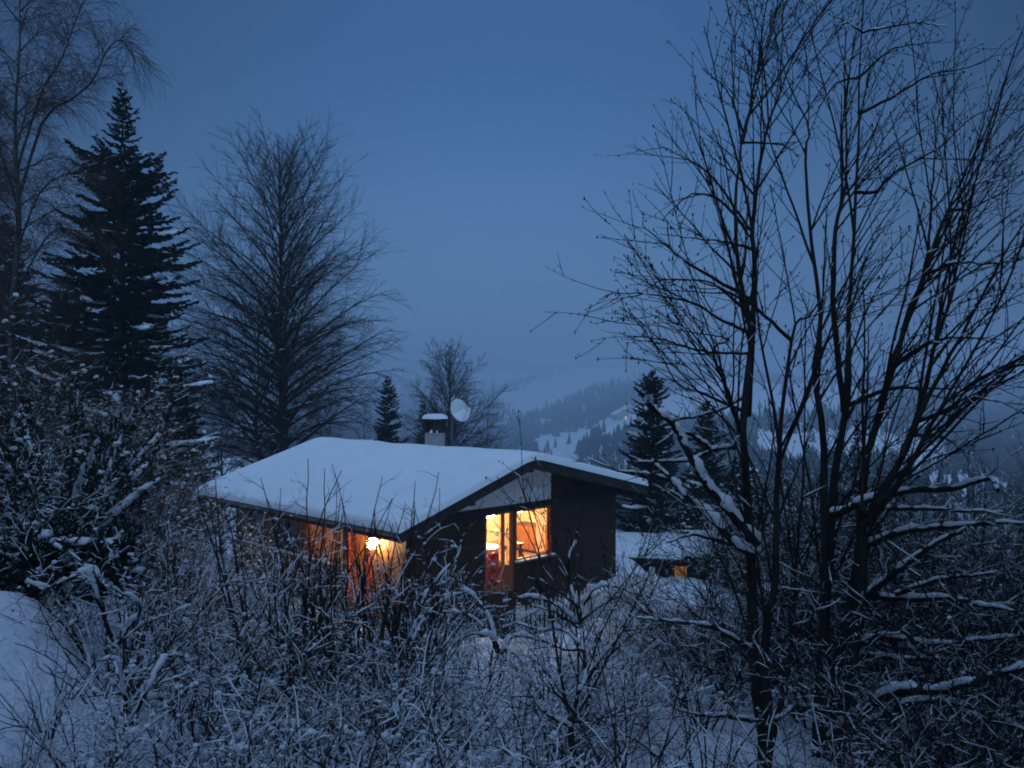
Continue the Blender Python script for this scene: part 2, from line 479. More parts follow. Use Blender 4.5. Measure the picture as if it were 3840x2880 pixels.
def plant_parts(pl, root, groups, snow=None, blob=None):
    """groups: list of (part name, material, levels, sides); snow: dict; blob: (fraction, rmin, rmax)"""
    for name, mat, levels, sides in groups:
        ps = [(p, r) for p, r, lv in pl.p if lv in levels]
        if ps:
            v, q = tubes(ps, sides); mesh_np(name, v, q, None, mat, root)
    if snow:
        V_, Q_, T_ = [], [], []; b = 0
        sn = snow_on([(p, r) for p, r, lv in pl.p if lv in snow['levels']], pl.rng, snow['th'], snow.get('cover', .7), minh=snow.get('minh', .3), width=snow.get('width', 1.0), step=snow.get('step'))
        if sn:
            v, q = tubes(sn, snow.get('sides', 4)); V_.append(v); Q_.append(q); b = len(v)
        if blob:
            cs = []
            for p, r, lv in pl.p:
                if lv not in blob[3]: continue
                if pl.rng.random() < blob[0]:
                    i = pl.rng.randrange(len(p)); rad = pl.rng.uniform(blob[1], blob[2]) * pl.rng.uniform(.5, 1)
                    cs.append((p[i] + Vector((0, 0, r[i] + rad*.4)), rad))
            if cs:
                v, t = blobs(cs, pl.rng); V_.append(v); T_.append(t + b)
        if V_:
            mesh_np("snow", np.concatenate(V_), np.concatenate(Q_) if Q_ else None, np.concatenate(T_) if T_ else None, M['twig_snow'], root)

def at(u, v, y): return Vector(((u-CU)/F_PX*y, y, (HZ-v)/F_PX*y))
def on_ground(u, y):
    x = (u-CU)/F_PX*y; return Vector((x, y, gz(x, y)))

# ------------------------------------------------------------------ far forest, far houses
def in_poly(u, v, poly):
    ins = np.zeros(u.shape, bool); n = len(poly)
    for i in range(n):
        (x0, y0), (x1, y1) = poly[i], poly[(i+1) % n]
        c = ((y0 > v) != (y1 > v)) & (u < (x1-x0)*(v-y0)/((y1-y0) + 1e-9) + x0)
        ins ^= c
    return ins
FIELDS = [[(530, 447), (575, 431), (634, 407), (690, 389), (720, 383), (840, 386), (900, 396), (890, 408), (834, 414), (760, 421), (690, 417), (640, 428), (600, 437), (575, 452), (585, 475), (560, 470)],
          [(757, 431), (818, 430), (880, 438), (945, 444), (960, 470), (925, 468), (820, 458), (757, 455)],
          [(880, 470), (1000, 480), (1024, 500), (930, 500)],
          [(485, 398), (540, 380), (640, 371), (670, 375), (610, 386), (565, 397), (545, 416), (520, 421), (503, 408)],
          [(230, 425), (262, 420), (258, 440), (225, 445)],
          [(-200, 372), (1200, 372), (1200, 376.5), (700, 380), (640, 377), (480, 380), (-200, 376)]]
nr = np.random.RandomState(5)
N = 52000
fu = nr.uniform(-60, 1090, N); fr_ = np.exp(nr.uniform(math.log(100), math.log(2150), N))
keep = nr.rand(N) < np.clip((fr_/900)**.75, .10, 1)
fu, fr_ = fu[keep], fr_[keep]
fv = hill_v(fu, fr_)
ok = np.ones(len(fu), bool)
for P in FIELDS:
    ok &= ~in_poly(fu + nr.normal(0, 1.5, len(fu)), fv + nr.normal(0, 1.0, len(fu)), P)
lone = nr.rand(len(fu)) < .008
ok &= ~((fu < 560) & (fr_ < 230))
clump = (np.sin(fu*.05 + fr_*.011) + np.sin(fu*.09 - fr_*.017 + 2) + np.sin(fu*.023+fr_*.005)) > -2.0
ok = (ok & clump) | (lone & (fr_ > 300))
fu, fr_ = fu[ok], fr_[ok]
tx, ty, tz = hill_pos(fu, fr_)
K = len(fu); hgt = nr.uniform(8, 15, K) * np.clip(fr_/800, .42, .95); wid = hgt * nr.uniform(.17, .27, K)
tv, tt = [], []
S = 8; lay = [(0.02, 1.0, .5), (.26, .8, .66), (.47, .58, .82), (.68, .34, 1.0)]
for z0, w, z1 in lay:
    a = np.arange(S)*2*math.pi/S + nr.uniform(0, 1, (K, 1))
    rw = wid[:, None] * w * np.where(np.arange(S) % 2, .6, 1.25) * nr.uniform(.7, 1.25, (K, S))
    ring = np.stack([tx[:, None] + rw*np.cos(a), ty[:, None] + rw*np.sin(a), tz[:, None] + hgt[:, None]*(z0 + nr.uniform(-.03, .03, (K, S)))], -1)
    tip = np.stack([tx, ty, tz + hgt*z1], -1)[:, None, :]
    vv = np.concatenate([ring, tip], 1)
    b = sum(len(x) for x in tv)
    idx = np.arange(K)[:, None]*(S+1) + b
    for k in range(S):
        tt.append(np.concatenate([idx + k, idx + (k+1) % S, idx + S], 1))
    tv.append(vv.reshape(-1, 3))
o = mesh_np("forest", np.concatenate(tv), None, np.concatenate(tt), M['far_needles'], None, smooth=False)
tag(o, "dark hazy conifer woods patched over the far snowy hillsides", "forest", kind='stuff')

def farmhouse(u, r, label, w=11, d=9, h=5, lit=True):
    x, y, z = [float(q) for q in hill_pos(np.array(u, float), np.array(r, float))]
    e = empty("farmhouse", (x, y, z-.5), R_(20))
    tag(e, label, "house", "farmhouses on the far slope")
    mb = MB().box((-w/2, -d/2, 0), (w/2, d/2, h)); mb.prism_y([(-w/2, h), (w/2, h), (0, h+3)], -d/2+.2, d/2-.2); mb.build("wall", M['plaster'], e)
    mb = MB()
    for s in (-1, 1):
        mb.prism_y([(0, h+3.05), (s*(w/2+.8), h-.35), (s*(w/2+.8), h+.15), (0, h+3.6)], -d/2-.7, d/2+.7)
    mb.build("snowy_roof", M['snow'], e)
    for k in (-1, 1):
        MB().box((k*w*.25-1.0, -d/2-.08, 1.4), (k*w*.25+1.0, -d/2-.02, 3.2)).build("window", M['far_lamp'] if (lit and k > 0) else M['metal'], e)
    return e
farmhouse(620, 640, "tiny far house with a lit window on the snowy slope")
farmhouse(628, 700, "tiny unlit far house just above the lit one on the snowy slope", lit=False)
farmhouse(924, 420, "small snowy far house at the right behind the leaning stems", w=9, d=8, lit=True)

# ------------------------------------------------------------------ the house
PHI = math.atan2(.717, .697)
HB = Vector((.4826, 19.0, -4.8))
house = empty("chalet", HB, PHI)
tag(house, "brown wooden chalet with a broad snow covered roof, lit windows and a glazed gable door", "house")
Ce, Se = math.cos(PHI), math.sin(PHI)
def hw(x, y, z): return Vector((HB.x + x*Ce - y*Se, HB.y + x*Se + y*Ce, HB.z + z))   # house to world
SL, SR, XL, XR, LR = .318, .222, -3.92, 4.62, 9.15
G0, TE = .9, 8.6                     # gable wall plane, far wall
WL, WR = -3.05, 4.45                 # side walls
ZR = 3.30                            # deck top at the ridge
def zr(x): return ZR + (SL*x if x < 0 else -SR*x)
T = .16
# roof slab
mb = MB().prism_y([(0, ZR), (XL, zr(XL)), (XL, zr(XL)-T), (0, ZR-T), (XR, zr(XR)-T), (XR, zr(XR))], 0.0, LR)
roof = mb.build("roof", M['soffit'], house)
# rake and eave boards
mb = MB()
mb.prism_y([(0, ZR+.02), (XL-.02, zr(XL)+.015), (XL-.02, zr(XL)-.27), (0, ZR-.28), (XR+.02, zr(XR)-.27), (XR+.02, zr(XR)+.015)], -.045, -.003)
mb.build("rake_board", M['fascia'], roof)
mb = MB().box((XL-.045, 0, zr(XL)-.24), (XL-.003, LR, zr(XL)+.0)); mb.build("eave_board", M['fascia'], roof)
# gutter: half round along the left eave
mb = MB()
pr = [(-.06*math.cos(a), -.06*math.sin(a)) for a in np.linspace(0, math.pi, 8)] + [(.05*math.cos(a), -.05*math.sin(a)) for a in np.linspace(0, math.pi, 8)]
mb.prism_y([(XL-.115+x, zr(XL)-.07+z) for x, z in pr], .02, LR-.02)
mb.build("gutter", M['metal'], roof)
# snow blanket, rolled over at the edges
sx = np.unique(np.concatenate([np.linspace(XL-.07, XL+.12, 14), np.linspace(XL+.12, -.5, 40), np.linspace(-.5, .5, 14), np.linspace(.5, XR-.4, 28), np.linspace(XR-.4, XR+.05, 12)]))
sy = np.unique(np.concatenate([np.linspace(-.08, .12, 14), np.linspace(.12, LR-.4, 80), np.linspace(LR-.4, LR+.06, 12)]))
SX, SY = np.meshgrid(sx, sy)
dd = np.minimum(np.minimum(SX-sx[0], sx[-1]-SX), np.minimum(SY-sy[0], sy[-1]-SY))
thk = .150 * np.sqrt(np.clip(1-(1-np.clip(dd/.075, 0, 1))**2, 0, 1)) * (1 + .08*np.sin(SX*1.3+1)*np.sin(SY*.9) + .07*np.sin(SY*3.1+SX*.7)) + .012*np.sin(SX*2.1+SY*.7)*np.sin(SY*1.6) * np.clip(dd*3, 0, 1)
zz = np.where(SX < 0, ZR + SL*SX, ZR - SR*SX)
zz = zz - .03*np.exp(-(SX/.18)**2)      # the ridge is rounded
ed = np.where(dd < 1e-6, -.03, 0.004)
grid_mesh("roof_snow", SX, SY, zz + thk + ed, M['roof_snow'], roof)

def wall_x(name, y0, y1, x0, x1, ztop, openings, mat):
    """wall across the gable (thickness y0..y1) with rectangular openings (xa,xb,za,zb) and a top profile ztop(x)"""
    mb = MB()
    xs = sorted(set([x0, x1, 0.0] + [o for op in openings for o in op[:2]]))
    xs = [x for x in xs if x0 <= x <= x1]
    for xa, xb in zip(xs[:-1], xs[1:]):
        cuts = sorted([(za, zb) for (a, b, za, zb) in openings if a <= xa+1e-6 and b >= xb-1e-6])
        z = -.55
        for za, zb in cuts:
            if za > z: mb.box((xa, y0, z), (xb, y1, za))
            z = zb
        mb.prism_y([(xa, z), (xb, z), (xb, ztop(xb)), (xa, ztop(xa))], y0, y1)
    return mb.build(name, mat, house)
DOOR = (-.70, .27, 0.0, 1.93); WIN = (.33, 1.68, .66, 1.92)
ztop = lambda x: zr(x)-T-.004
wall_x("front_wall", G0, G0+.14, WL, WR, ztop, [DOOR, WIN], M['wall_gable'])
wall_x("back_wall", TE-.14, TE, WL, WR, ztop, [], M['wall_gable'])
# white triangular panel on the gable (left part), set 20 mm proud
xa, xb, zb_ = -2.36, 1.65, 2.08
prof = [(xa, zb_), (xb, zb_), (xb, min(2.80, zr(xb)-T-.03)), (.22, ZR-T-.05-.02), (0.0, ZR-T-.06), (xa+.18, zr(xa+.18)-T-.05)]
prof[-1] = (xa, max(zb_+.05, zr(xa)-T-.05))
MB().prism_y(prof, G0-.028, G0-.003).build("gable_panel", M['panel'], house)
MB().box((xa-.5, G0-.05, zb_-.15), (WR+.02, G0-.004, zb_-.003)).build("beam", M['fascia'], house)
# purlins carrying the overhang
for x in (-1.9, 0.0, 2.6, 4.3):
    MB().box((x-.07, .02, zr(x)-T-.20), (x+.07, G0-.055, zr(x)-T-.004)).build("purlin", M['fascia'], house)
# side walls
def wall_y(name, x0, x1, ztop, openings, mat, y0=G0+.14, y1=TE-.14):
    mb = MB(); ys = sorted(set([y0, y1] + [o for op in openings for o in op[:2]]))
    for ya, yb in zip(ys[:-1], ys[1:]):
        cuts = sorted([(za, zb) for (a, b, za, zb) in openings if a <= ya+1e-6 and b >= yb-1e-6]); z = -.55
        for za, zb in cuts:
            if za > z: mb.box((x0, ya, z), (x1, yb, za))
            z = zb
        mb.box((x0, ya, z), (x1, yb, ztop))
    return mb.build(name, mat, house)
SD = (2.15, 3.13, 0.0, 1.95)                  # side door
SW1, SW2, SW3 = (3.40, 4.93, .72, 1.66), (5.25, 6.55, .72, 1.66), (6.95, 7.9, .72, 1.66)
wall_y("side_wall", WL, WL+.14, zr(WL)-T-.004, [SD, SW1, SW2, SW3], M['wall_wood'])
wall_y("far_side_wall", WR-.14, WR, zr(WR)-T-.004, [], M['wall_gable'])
MB().box((WL+.02, G0+.02, -1.9), (WR-.02, TE-.02, -.551)).build("plinth", M['fascia'], house)
# inside: floor, ceiling, partitions
MB().box((WL+.141, G0+.141, -.12), (WR-.141, TE-.141, -.003)).build("floor", M['floor_wood'], house)
MB().box((WL+.141, G0+.141, 2.06), (WR-.141, TE-.141, 2.12)).build("ceiling", M['inside_pale'], house)
PX, PY = -.95, 4.6
MB().box((PX, G0+.142, 0), (PX+.08, PY, 2.058)).build("partition", M['inside'], house)
MB().box((PX+.081, PY, 0), (WR-.142, PY+.08, 2.058)).build("partition", M['inside_pale'], house)
MB().box((WL+.142, 5.05, 0), (PX+.08, 5.13, 2.058)).build("partition", M['inside'], house)
MB().box((WR-.165, G0+.142, 0), (WR-.142, PY-.002, 2.058)).build("lining", M['inside_pale'], house)
MB().box((1.75, G0+.142, 0), (WR-.17, G0+.16, 2.058)).build("lining", M['inside'], house)

def window(rect, plane, axis, mat, name="window", mull=None, depth=.10, sill=True, bars=1):
    """frame, pane and sill set in an opening. axis 'x': wall faces -y ; axis 'y': wall faces -x"""
    a, b, za, zb = rect; f = .055
    def bx(mb, p0, p1, q0, q1, d0, d1):
        if axis == 'x': mb.box((p0, plane+d0, q0), (p1, plane+d1, q1))
        else: mb.box((plane+d0, p0, q0), (plane+d1, p1, q1))
    e = MB(); d0, d1 = -.02, depth
    bx(e, a, a+f, za, zb, d0, d1); bx(e, b-f, b, za, zb, d0, d1)
    bx(e, a+f, b-f, za, za+f, d0, d1); bx(e, a+f, b-f, zb-f, zb, d0, d1)
    if mull:
        for m in mull: bx(e, m-.035, m+.035, za+f, zb-f, d0+.012, d1-.012)
    fr = e.build(name, mat, house, bevel=.006)
    g = MB(); bx(g, a+f-.01, b-f+.01, za+f-.01, zb-f+.01, .045, .050); g.build("pane", M['glass'], fr)
    if sill:
        s = MB(); bx(s, a-.06, b+.06, za-.035, za-.002, -.16, .03); s.build("sill", M['metal'], fr)
        s = MB(); bx(s, a-.05, b+.05, za-.001, za+.028, -.155, -.022); s.build("sill_snow", M['snow'], fr, bevel=.012)
    return fr
window(WIN, G0, 'x', M['frame'])
window(SW1, WL, 'y', M['frame'], mull=[4.16]); window(SW2, WL, 'y', M['frame_dark'], mull=[5.9]); window(SW3, WL, 'y', M['frame_dark'])
# glazed gable door: wide pane, mullion, narrow curtained pane over a wooden panel
a, b, za, zb = DOOR
mb = MB(); y0, y1 = G0-.015, G0+.085
for x0, x1, z0, z1 in ((a, a+.06, 0, zb), (b-.06, b, 0, zb), (a+.06, b-.06, zb-.06, zb), (a+.06, b-.06, 0, .11), (-.075, -.03, .11, zb-.06), (-.03, b-.06, .11, .62)):
    mb.box((x0, y0, z0), (x1, y1, z1))
door = mb.build("door", M['frame'], house, bevel=.006)
MB().box((a+.055, G0+.03, .105), (b-.055, G0+.036, zb-.055)).build("pane", M['glass'], door)
MB().tube((-.055, G0-.06, .98), (-.055, G0-.06, 1.12), .012).tube((-.055, G0-.06, 1.05), (-.055, G0-.015, 1.05), .012).build("handle", M['metal'], door)
# side door: red frame, brown leaf with small light
a, b, za, zb = SD
mb = MB()
for q in ((a, a+.1, 0, zb), (b-.13, b, 0, zb), (a+.1, b-.13, zb-.09, zb)): mb.box((WL-.03, q[0], q[2]), (WL+.10, q[1], q[3]))
sd = mb.build("side_door", M['frame_red'], house, bevel=.006)
MB().box((WL+.02, a+.1, .02), (WL+.07, b-.13, zb-.09)).build("door_leaf", M['frame'], sd)
MB().tube((WL-.02, a+.17, .98), (WL-.02, a+.28, .98), .012).tube((WL-.02, a+.17, .98), (WL+.02, a+.17, .98), .012).build("handle", M['metal'], sd)
# downpipe near the side door
MB().tube((WL-.07, 3.27, -.5), (WL-.07, 3.27, zr(WL)-.5), .045, 10).tube((WL-.07, 3.27, zr(WL)-.5), (XL-.10, 3.27, zr(XL)-.12), .045, 10).build("downpipe", M['metal'], house, smooth=True)
# outdoor wall lamp
LY, LZ = 1.85, 1.46
lm = MB().box((WL-.03, LY-.05, LZ-.08), (WL-.002, LY+.05, LZ+.08)).tube((WL-.03, LY, LZ+.02), (WL-.20, LY, LZ+.14), .014).lathe([(.05, 0), (.06, .02), (.02, .05)], (WL-.21, LY, LZ+.118), 14).build("wall_lamp", M['metal'], house)
MB().lathe([(.02, -.125)] + [(.125*math.cos(t), .125*math.sin(t)) for t in np.linspace(-1.4, 1.3, 12)], (WL-.21, LY, LZ), 20).build("globe", M['lamp'], lm, smooth=True)
# chimney behind the ridge
CXc, CYc = 1.0, 4.72
ch = MB().box((CXc-.20, CYc-.21, 2.75), (CXc+.20, CYc+.21, 3.68)).build("chimney", M['plaster'], house, bevel=.01)
mb = MB()
for sx_ in (-1, 1):
    for sy_ in (-1, 1):
        mb.box((CXc+sx_*.19-.04, CYc+sy_*.20-.04, 3.681), (CXc+sx_*.19+.04, CYc+sy_*.20+.04, 4.02))
mb.box((CXc-.25, CYc-.26, 4.02), (CXc+.25, CYc+.26, 4.08)).box((CXc-.10, CYc-.22, 3.68), (CXc+.225, CYc+.235, 4.0))
mb.build("hood", M['fascia'], ch)
def snow_cap(name, x0, x1, y0, y1, z, h, parent, n=14):
    X, Y = np.meshgrid(np.linspace(x0, x1, n), np.linspace(y0, y1, n))
    d_ = np.minimum(np.minimum(X-x0, x1-X)/(x1-x0), np.minimum(Y-y0, y1-Y)/(y1-y0))*2
    Z = z + h*np.sqrt(np.clip(1-(1-np.clip(d_*1.5, 0, 1))**2, 0, 1)) - np.where(d_ < 1e-6, .012, 0)
    return grid_mesh(name, X, Y, Z, M['twig_snow'], parent)
snow_cap("hood_snow", CXc-.28, CXc+.28, CYc-.29, CYc+.29, 4.09, .13, ch)
snow_cap("ledge_snow", CXc-.23, CXc-.08, CYc-.24, CYc-.02, 3.685, .09, ch)

# satellite dish on a mast beside the chimney
dp = hw(1.35, 4.30, 2.9)
dish = empty("satellite_dish", dp, 0)
tag(dish, "pale round satellite dish on a thin mast, half plastered with snow, beside the chimney", "satellite dish")
MB().tube((-.05, 0, -.1), (-.05, 0, 1.62), .03, 10).build("mast", M['metal'], dish, smooth=True)
def bowl(w, h, depth, part=1.0, off=0.0, n=12, m=24):
    vs, q = [], []
    for i in range(n+1):
        for k in range(m):
            r = i/n; a_ = 2*math.pi*k/m
            vs.append((w*r*math.cos(a_), -depth*(r*r-1)*1.0 - off, h*r*math.sin(a_)))
    for i in range(n):
        for k in range(m):
            q.append((i*m+k, i*m+(k+1) % m, (i+1)*m+(k+1) % m, (i+1)*m+k))
    return np.array(vs), q
bv_, bq = bowl(.30, .34, -.07)
rotd = Matrix.Rotation(R_(38), 3, 'Z') @ Matrix.Rotation(R_(-18), 3, 'X')
def rv(vs, off): return np.array([tuple(rotd @ Vector(v) + Vector(off)) for v in vs])
doff = (.16, -.02, 1.42)
db = mesh_np("dish", rv(bv_, doff), bq, None, M['dish'], dish)
m_ = db.modifiers.new("thick", 'SOLIDIFY'); m_.thickness = .012
sv = [(x, y-.03-.03*max(0, math.sin(6*x+3*z)), z) for x, y, z in bv_]
mk = [f for f in bq if all(sv[i][2] < -.02 + .05*math.sin(9*sv[i][0]) for i in f)]
sn_ = mesh_np("snow", rv(sv, doff), mk, None, M['twig_snow'], dish)
m_ = sn_.modifiers.new("thick", 'SOLIDIFY'); m_.thickness = .035
lp = rotd @ Vector((0, -.42, -.12)) + Vector(doff); l0 = rotd @ Vector((0, -.02, -.33)) + Vector(doff)
MB().tube(l0, lp, .012).tube(lp, lp + (rotd @ Vector((0, .09, .02))), .035, 10).build("feed_arm", M['dish'], dish)
vb, tb = blobs([(lp + Vector((0, 0, .05)), .055)], random.Random(3)); mesh_np("snow", vb, None, tb, M['twig_snow'], dish)

# ------------------------------------------------------------------ what is seen inside the lit room
def curtain(name, x0, x1, y, z0, z1, label, waves=5, amp=.022, mat='curtain'):
    n = 40; xs_ = np.linspace(x0, x1, n); zs_ = np.linspace(z0, z1, 10)
    X, Z = np.meshgrid(xs_, zs_)
    Y = y + amp*np.sin((X-x0)/(x1-x0)*waves*2*math.pi) * (1.1 - .4*(Z-z0)/(z1-z0))
    W = [hw(a_, b_, c_) for a_, b_, c_ in zip(X.ravel(), Y.ravel(), Z.ravel())]
    c0 = W[0]
    v = np.array([tuple(w-c0) for w in W]); i = np.arange(n*10).reshape(10, n)
    q = np.stack([i[:-1, :-1], i[:-1, 1:], i[1:, 1:], i[1:, :-1]], -1).reshape(-1, 4)
    ob = mesh_np(name, v, q, None, M[mat]); ob.location = c0
    return tag(ob, label, "curtain")
yc = G0+.22
curtain("curtain", 1.36, 1.68, yc, .70, 1.98, "salmon curtain hanging at the right edge of the lit gable window")
curtain("curtain", .33, .52, yc, .70, 1.98, "salmon curtain hanging at the left edge of the lit gable window", 3)
curtain("curtain", -.02, .22, yc-.02, .55, 1.95, "narrow salmon curtain behind the thin pane between gable door and window", 3)
curtain("curtain", -.66, -.53, yc, .05, 1.95, "pale pink curtain at the left edge of the glazed gable door", 3)

def interior(name, x, y, z=0, rz=0, label="", cat=""):
    e = empty(name, hw(x, y, z), PHI + rz); return tag(e, label, cat)
# red armchair just inside the door
ac = interior("armchair", .10, 1.70, 0, R_(200), "red armchair standing just inside the glazed gable door", "armchair")
MB().box((-.34, -.34, .12), (.34, .34, .42)).build("seat", M['red'], ac, bevel=.04)
MB().box((-.34, .20, .43), (.34, .38, .86)).build("backrest", M['red'], ac, bevel=.05)
for s in (-1, 1): MB().box((s*.43-.07, -.34, .12), (s*.43+.07, .36, .62)).build("armrest", M['red'], ac, bevel=.04)
for s in (-1, 1):
    for t in (-1, 1): MB().box((s*.36-.025, t*.28-.025, 0), (s*.36+.025, t*.28+.025, .12)).build("leg", M['furn'], ac)
# table with white cloth
tb_ = interior("table", 1.25, 2.55, 0, 0, "brown table set out in the lit room behind the gable window", "table")
MB().box((-.75, -.42, .70), (.75, .42, .74)).build("tabletop", M['furn'], tb_)
for s in (-1, 1):
    for t in (-1, 1): MB().box((s*.66-.035, t*.34-.035, 0), (s*.66+.035, t*.34+.035, .70)).build("leg", M['furn'], tb_)
nb = interior("tablecloth", .95, 2.55, .742, 0, "white cloth spread over the left end of the brown table", "tablecloth")
mbc = MB().box((-.46, -.45, 0), (.28, .45, .006)).box((-.47, -.46, -.26), (-.462, .46, .006)).box((-.462, -.46, -.20), (.28, -.452, .006)); mbc.build("cloth", M['white'], nb)
# plant on table
pp = interior("potted_plant", 1.45, 2.45, .742, 0, "dark bushy potted plant on the table behind the gable window", "plant")
MB().lathe([(.07, 0), (.10, .16), (.105, .17), (.09, .175)], (0, 0, 0), 16).build("pot", M['furn'], pp, smooth=True)
rg = random.Random(8); lv, lq = [], []
for k in range(130):
    d = rdir(rg); d.z = abs(d.z)*.7+.1; c = Vector((0, 0, .22)) + d*rg.uniform(.05, .24); t = d.orthogonal().normalized()*.035; b_ = len(lv)
    lv += [c, c+d*.05+t, c+d*.13, c+d*.05-t]; lq.append((b_, b_+1, b_+2, b_+3))
mesh_np("leaves", np.array([tuple(v) for v in lv]), lq, None, M['pot_plant'], pp, smooth=False)
# sideboard along the back partition and a dark picture on the right wall
sbd = interior("sideboard", WR-.42, 3.35, 0, -math.pi/2, "long brown sideboard against the right hand wall of the lit room", "sideboard")
MB().box((-.9, -.22, .06), (.9, .22, .84)).build("body", M['furn'], sbd, bevel=.01)
for k in range(3): MB().box((-.86+k*.58, -.243, .12), (-.86+k*.58+.54, -.221, .78)).build("door", M['frame'], sbd, bevel=.005)
pic = interior("picture", WR-.168, 2.75, .98, 0, "dark framed picture on the right hand wall of the lit room", "picture")
MB().box((-.03, -.45, 0), (-.002, .45, .62)).build("frame", M['furn'], pic)
MB().box((-.034, -.40, .05), (-.0305, .40, .57)).build("canvas", M['picture'], pic)
pic = interior("picture", 2.6, PY-.002, .95, 0, "small dark framed picture on the back wall of the lit room", "picture")
MB().box((-.3, -.03, 0), (.3, -.002, .42)).build("frame", M['furn'], pic)
MB().box((-.26, -.034, .04), (.26, -.0305, .38)).build("canvas", M['picture'], pic)
# lamps
def pendant(x, y, z, r, mat, label, squash=.6):
    e = interior("pendant_lamp", x, y, z, 0, label, "lamp")
    MB().tube((0, 0, r*squash), (0, 0, 2.058-z), .008).build("cord", M['metal'], e)
    MB().lathe([(r*math.cos(t), r*squash*math.sin(t)) for t in np.linspace(-1.45, 1.45, 16)], (0, 0, 0), 24).build("lamp_shade", mat, e, smooth=True)
pendant(1.05, 2.6, 1.62, .24, M['room_lamp'], "white shaded ceiling lamp hanging over the table behind the glazed door")
pendant(2.9, 3.2, 1.50, .15, M['room_lamp'], "small round ceiling lamp deeper in the lit room behind the gable window", .9)
pendant(-1.7, 3.6, 1.75, .16, M['dim_lamp'], "dim shaded lamp behind the orange framed side window", .8)

# picket fence in front of the gable
fe = empty("picket_fence", hw(1.0, -.85, 0), PHI)
tag(fe, "pale picket fence half buried in snowy shrubs in front of the gable", "fence")
FX0, FX1, fb, ft = -2.2, 2.75, -.86, .20
fpost = []
for k in range(34):
    x = FX0 + k*.15
    MB().prism_y([(x-.028, fb), (x+.028, fb), (x+.028, ft-.05), (x, ft), (x-.028, ft-.05)], -.011, .011).build("picket", M['picket'], fe)
for z in (-.62, -.04): MB().box((FX0-.1, .012, z-.035), (FX1+.1, .04, z+.035)).build("rail", M['picket'], fe)
for x in (FX0-.05, .2, FX1+.05): MB().box((x-.05, .041, fb-.15), (x+.05, .14, ft+.03)).build("post", M['picket'], fe)
grid_x = np.linspace(FX0-.12, FX1+.12, 120); a_ = np.linspace(0, math.pi, 6)
XX, AA = np.meshgrid(grid_x, a_); hh = .05 + .02*np.sin(XX*5)+.012*np.sin(XX*13)
grid_mesh("rail_snow", XX, .026+.035*np.cos(AA), -.005+hh*np.sin(AA), M['twig_snow'], fe)

# lower buildings to the right
def cabin(name, loc, rz, w, d, h, rise, label, wallmat, lit=None):
    e = empty(name, loc, rz); tag(e, label, "house" if name == "cabin" else "shed")
    MB().box((-w/2, -d/2, -1.2), (w/2, d/2, h)).build("wall", M[wallmat], e)
    # mono pitch roof falling towards the viewer
    pr_ = [(-d/2-.5, h-.02-.12), (d/2+.4, h+rise-.12), (d/2+.4, h+rise), (-d/2-.5, h-.02)]
    def pry(prof, x0, x1):
        n = len(prof); vs = [(x0, y, z) for y, z in prof] + [(x1, y, z) for y, z in prof]
        return MB().add(vs, [tuple(range(n-1, -1, -1)), tuple(range(n, 2*n))] + [(i, (i+1) % n, (i+1) % n+n, i+n) for i in range(n)])
    pry(pr_, -w/2-.4, w/2+.4).build("roof", M['fascia'], e)
    pry([(-d/2-.52, h-.018), (d/2+.42, h+rise+.002), (d/2+.40, h+rise+.18), (-d/2-.44, h+.16)], -w/2-.42, w/2+.42).build("roof_snow", M['snow'], e, bevel=.07)
    pry([(-d/2+.0, h-.13), (d/2, h+.0), (d/2, h+rise-.14)], -w/2+.02, w/2-.02).build("gable", M[wallmat], e)
    if lit:
        for (x, z, ww, hh_) in lit:
            f = MB().box((x-ww/2-.06, -d/2-.05, z-.06), (x+ww/2+.06, -d/2-.003, z+hh_+.06)).build("window", M['frame_dark'], e)
            MB().box((x-ww/2, -d/2-.06, z), (x+ww/2, -d/2-.051, z+hh_)).build("pane", M['amber'], f)
    return e
p = at(642, 553, 28.3); cabin("cabin", (p.x-.1, p.y+.6, p.z-2.2), R_(-14), 2.6, 1.7, 2.2, .26, "lower snow roofed cabin seen past the right corner of the chalet", 'wall_gable')
p = at(690, 551, 28.6); cabin("cabin", (p.x+.15, p.y+.5, p.z-1.9), R_(-10), 1.9, 1.8, 1.9, .3, "dark low cabin with an amber lit window below the right hand spruces", 'wall_gable', [(-.42, 1.05, .42, .40)])
p = at(803, 606, 22); cabin("shed", (p.x, p.y, p.z-1.5), R_(-12), 1.6, 1.7, 1.5, .75, "small shed with a pale snowy roof seen between the dark stems", 'wall_gable')

#VEG
# ------------------------------------------------------------------ trees
def curve3(pts, n):
    """smooth a control polyline (Vectors) into n points"""
    m = len(pts); out = []
    for i in range(n):
        x = i/(n-1)*(m-1); k = min(int(x), m-2); t = x-k
        p0, p1, p2, p3 = pts[max(k-1, 0)], pts[k], pts[k+1], pts[min(k+2, m-1)]
        out.append(0.5*((2*p1) + (p2-p0)*t + (2*p0-5*p1+4*p2-p3)*t*t + (3*p1-p0-3*p2+p3)*t*t*t))
    return out

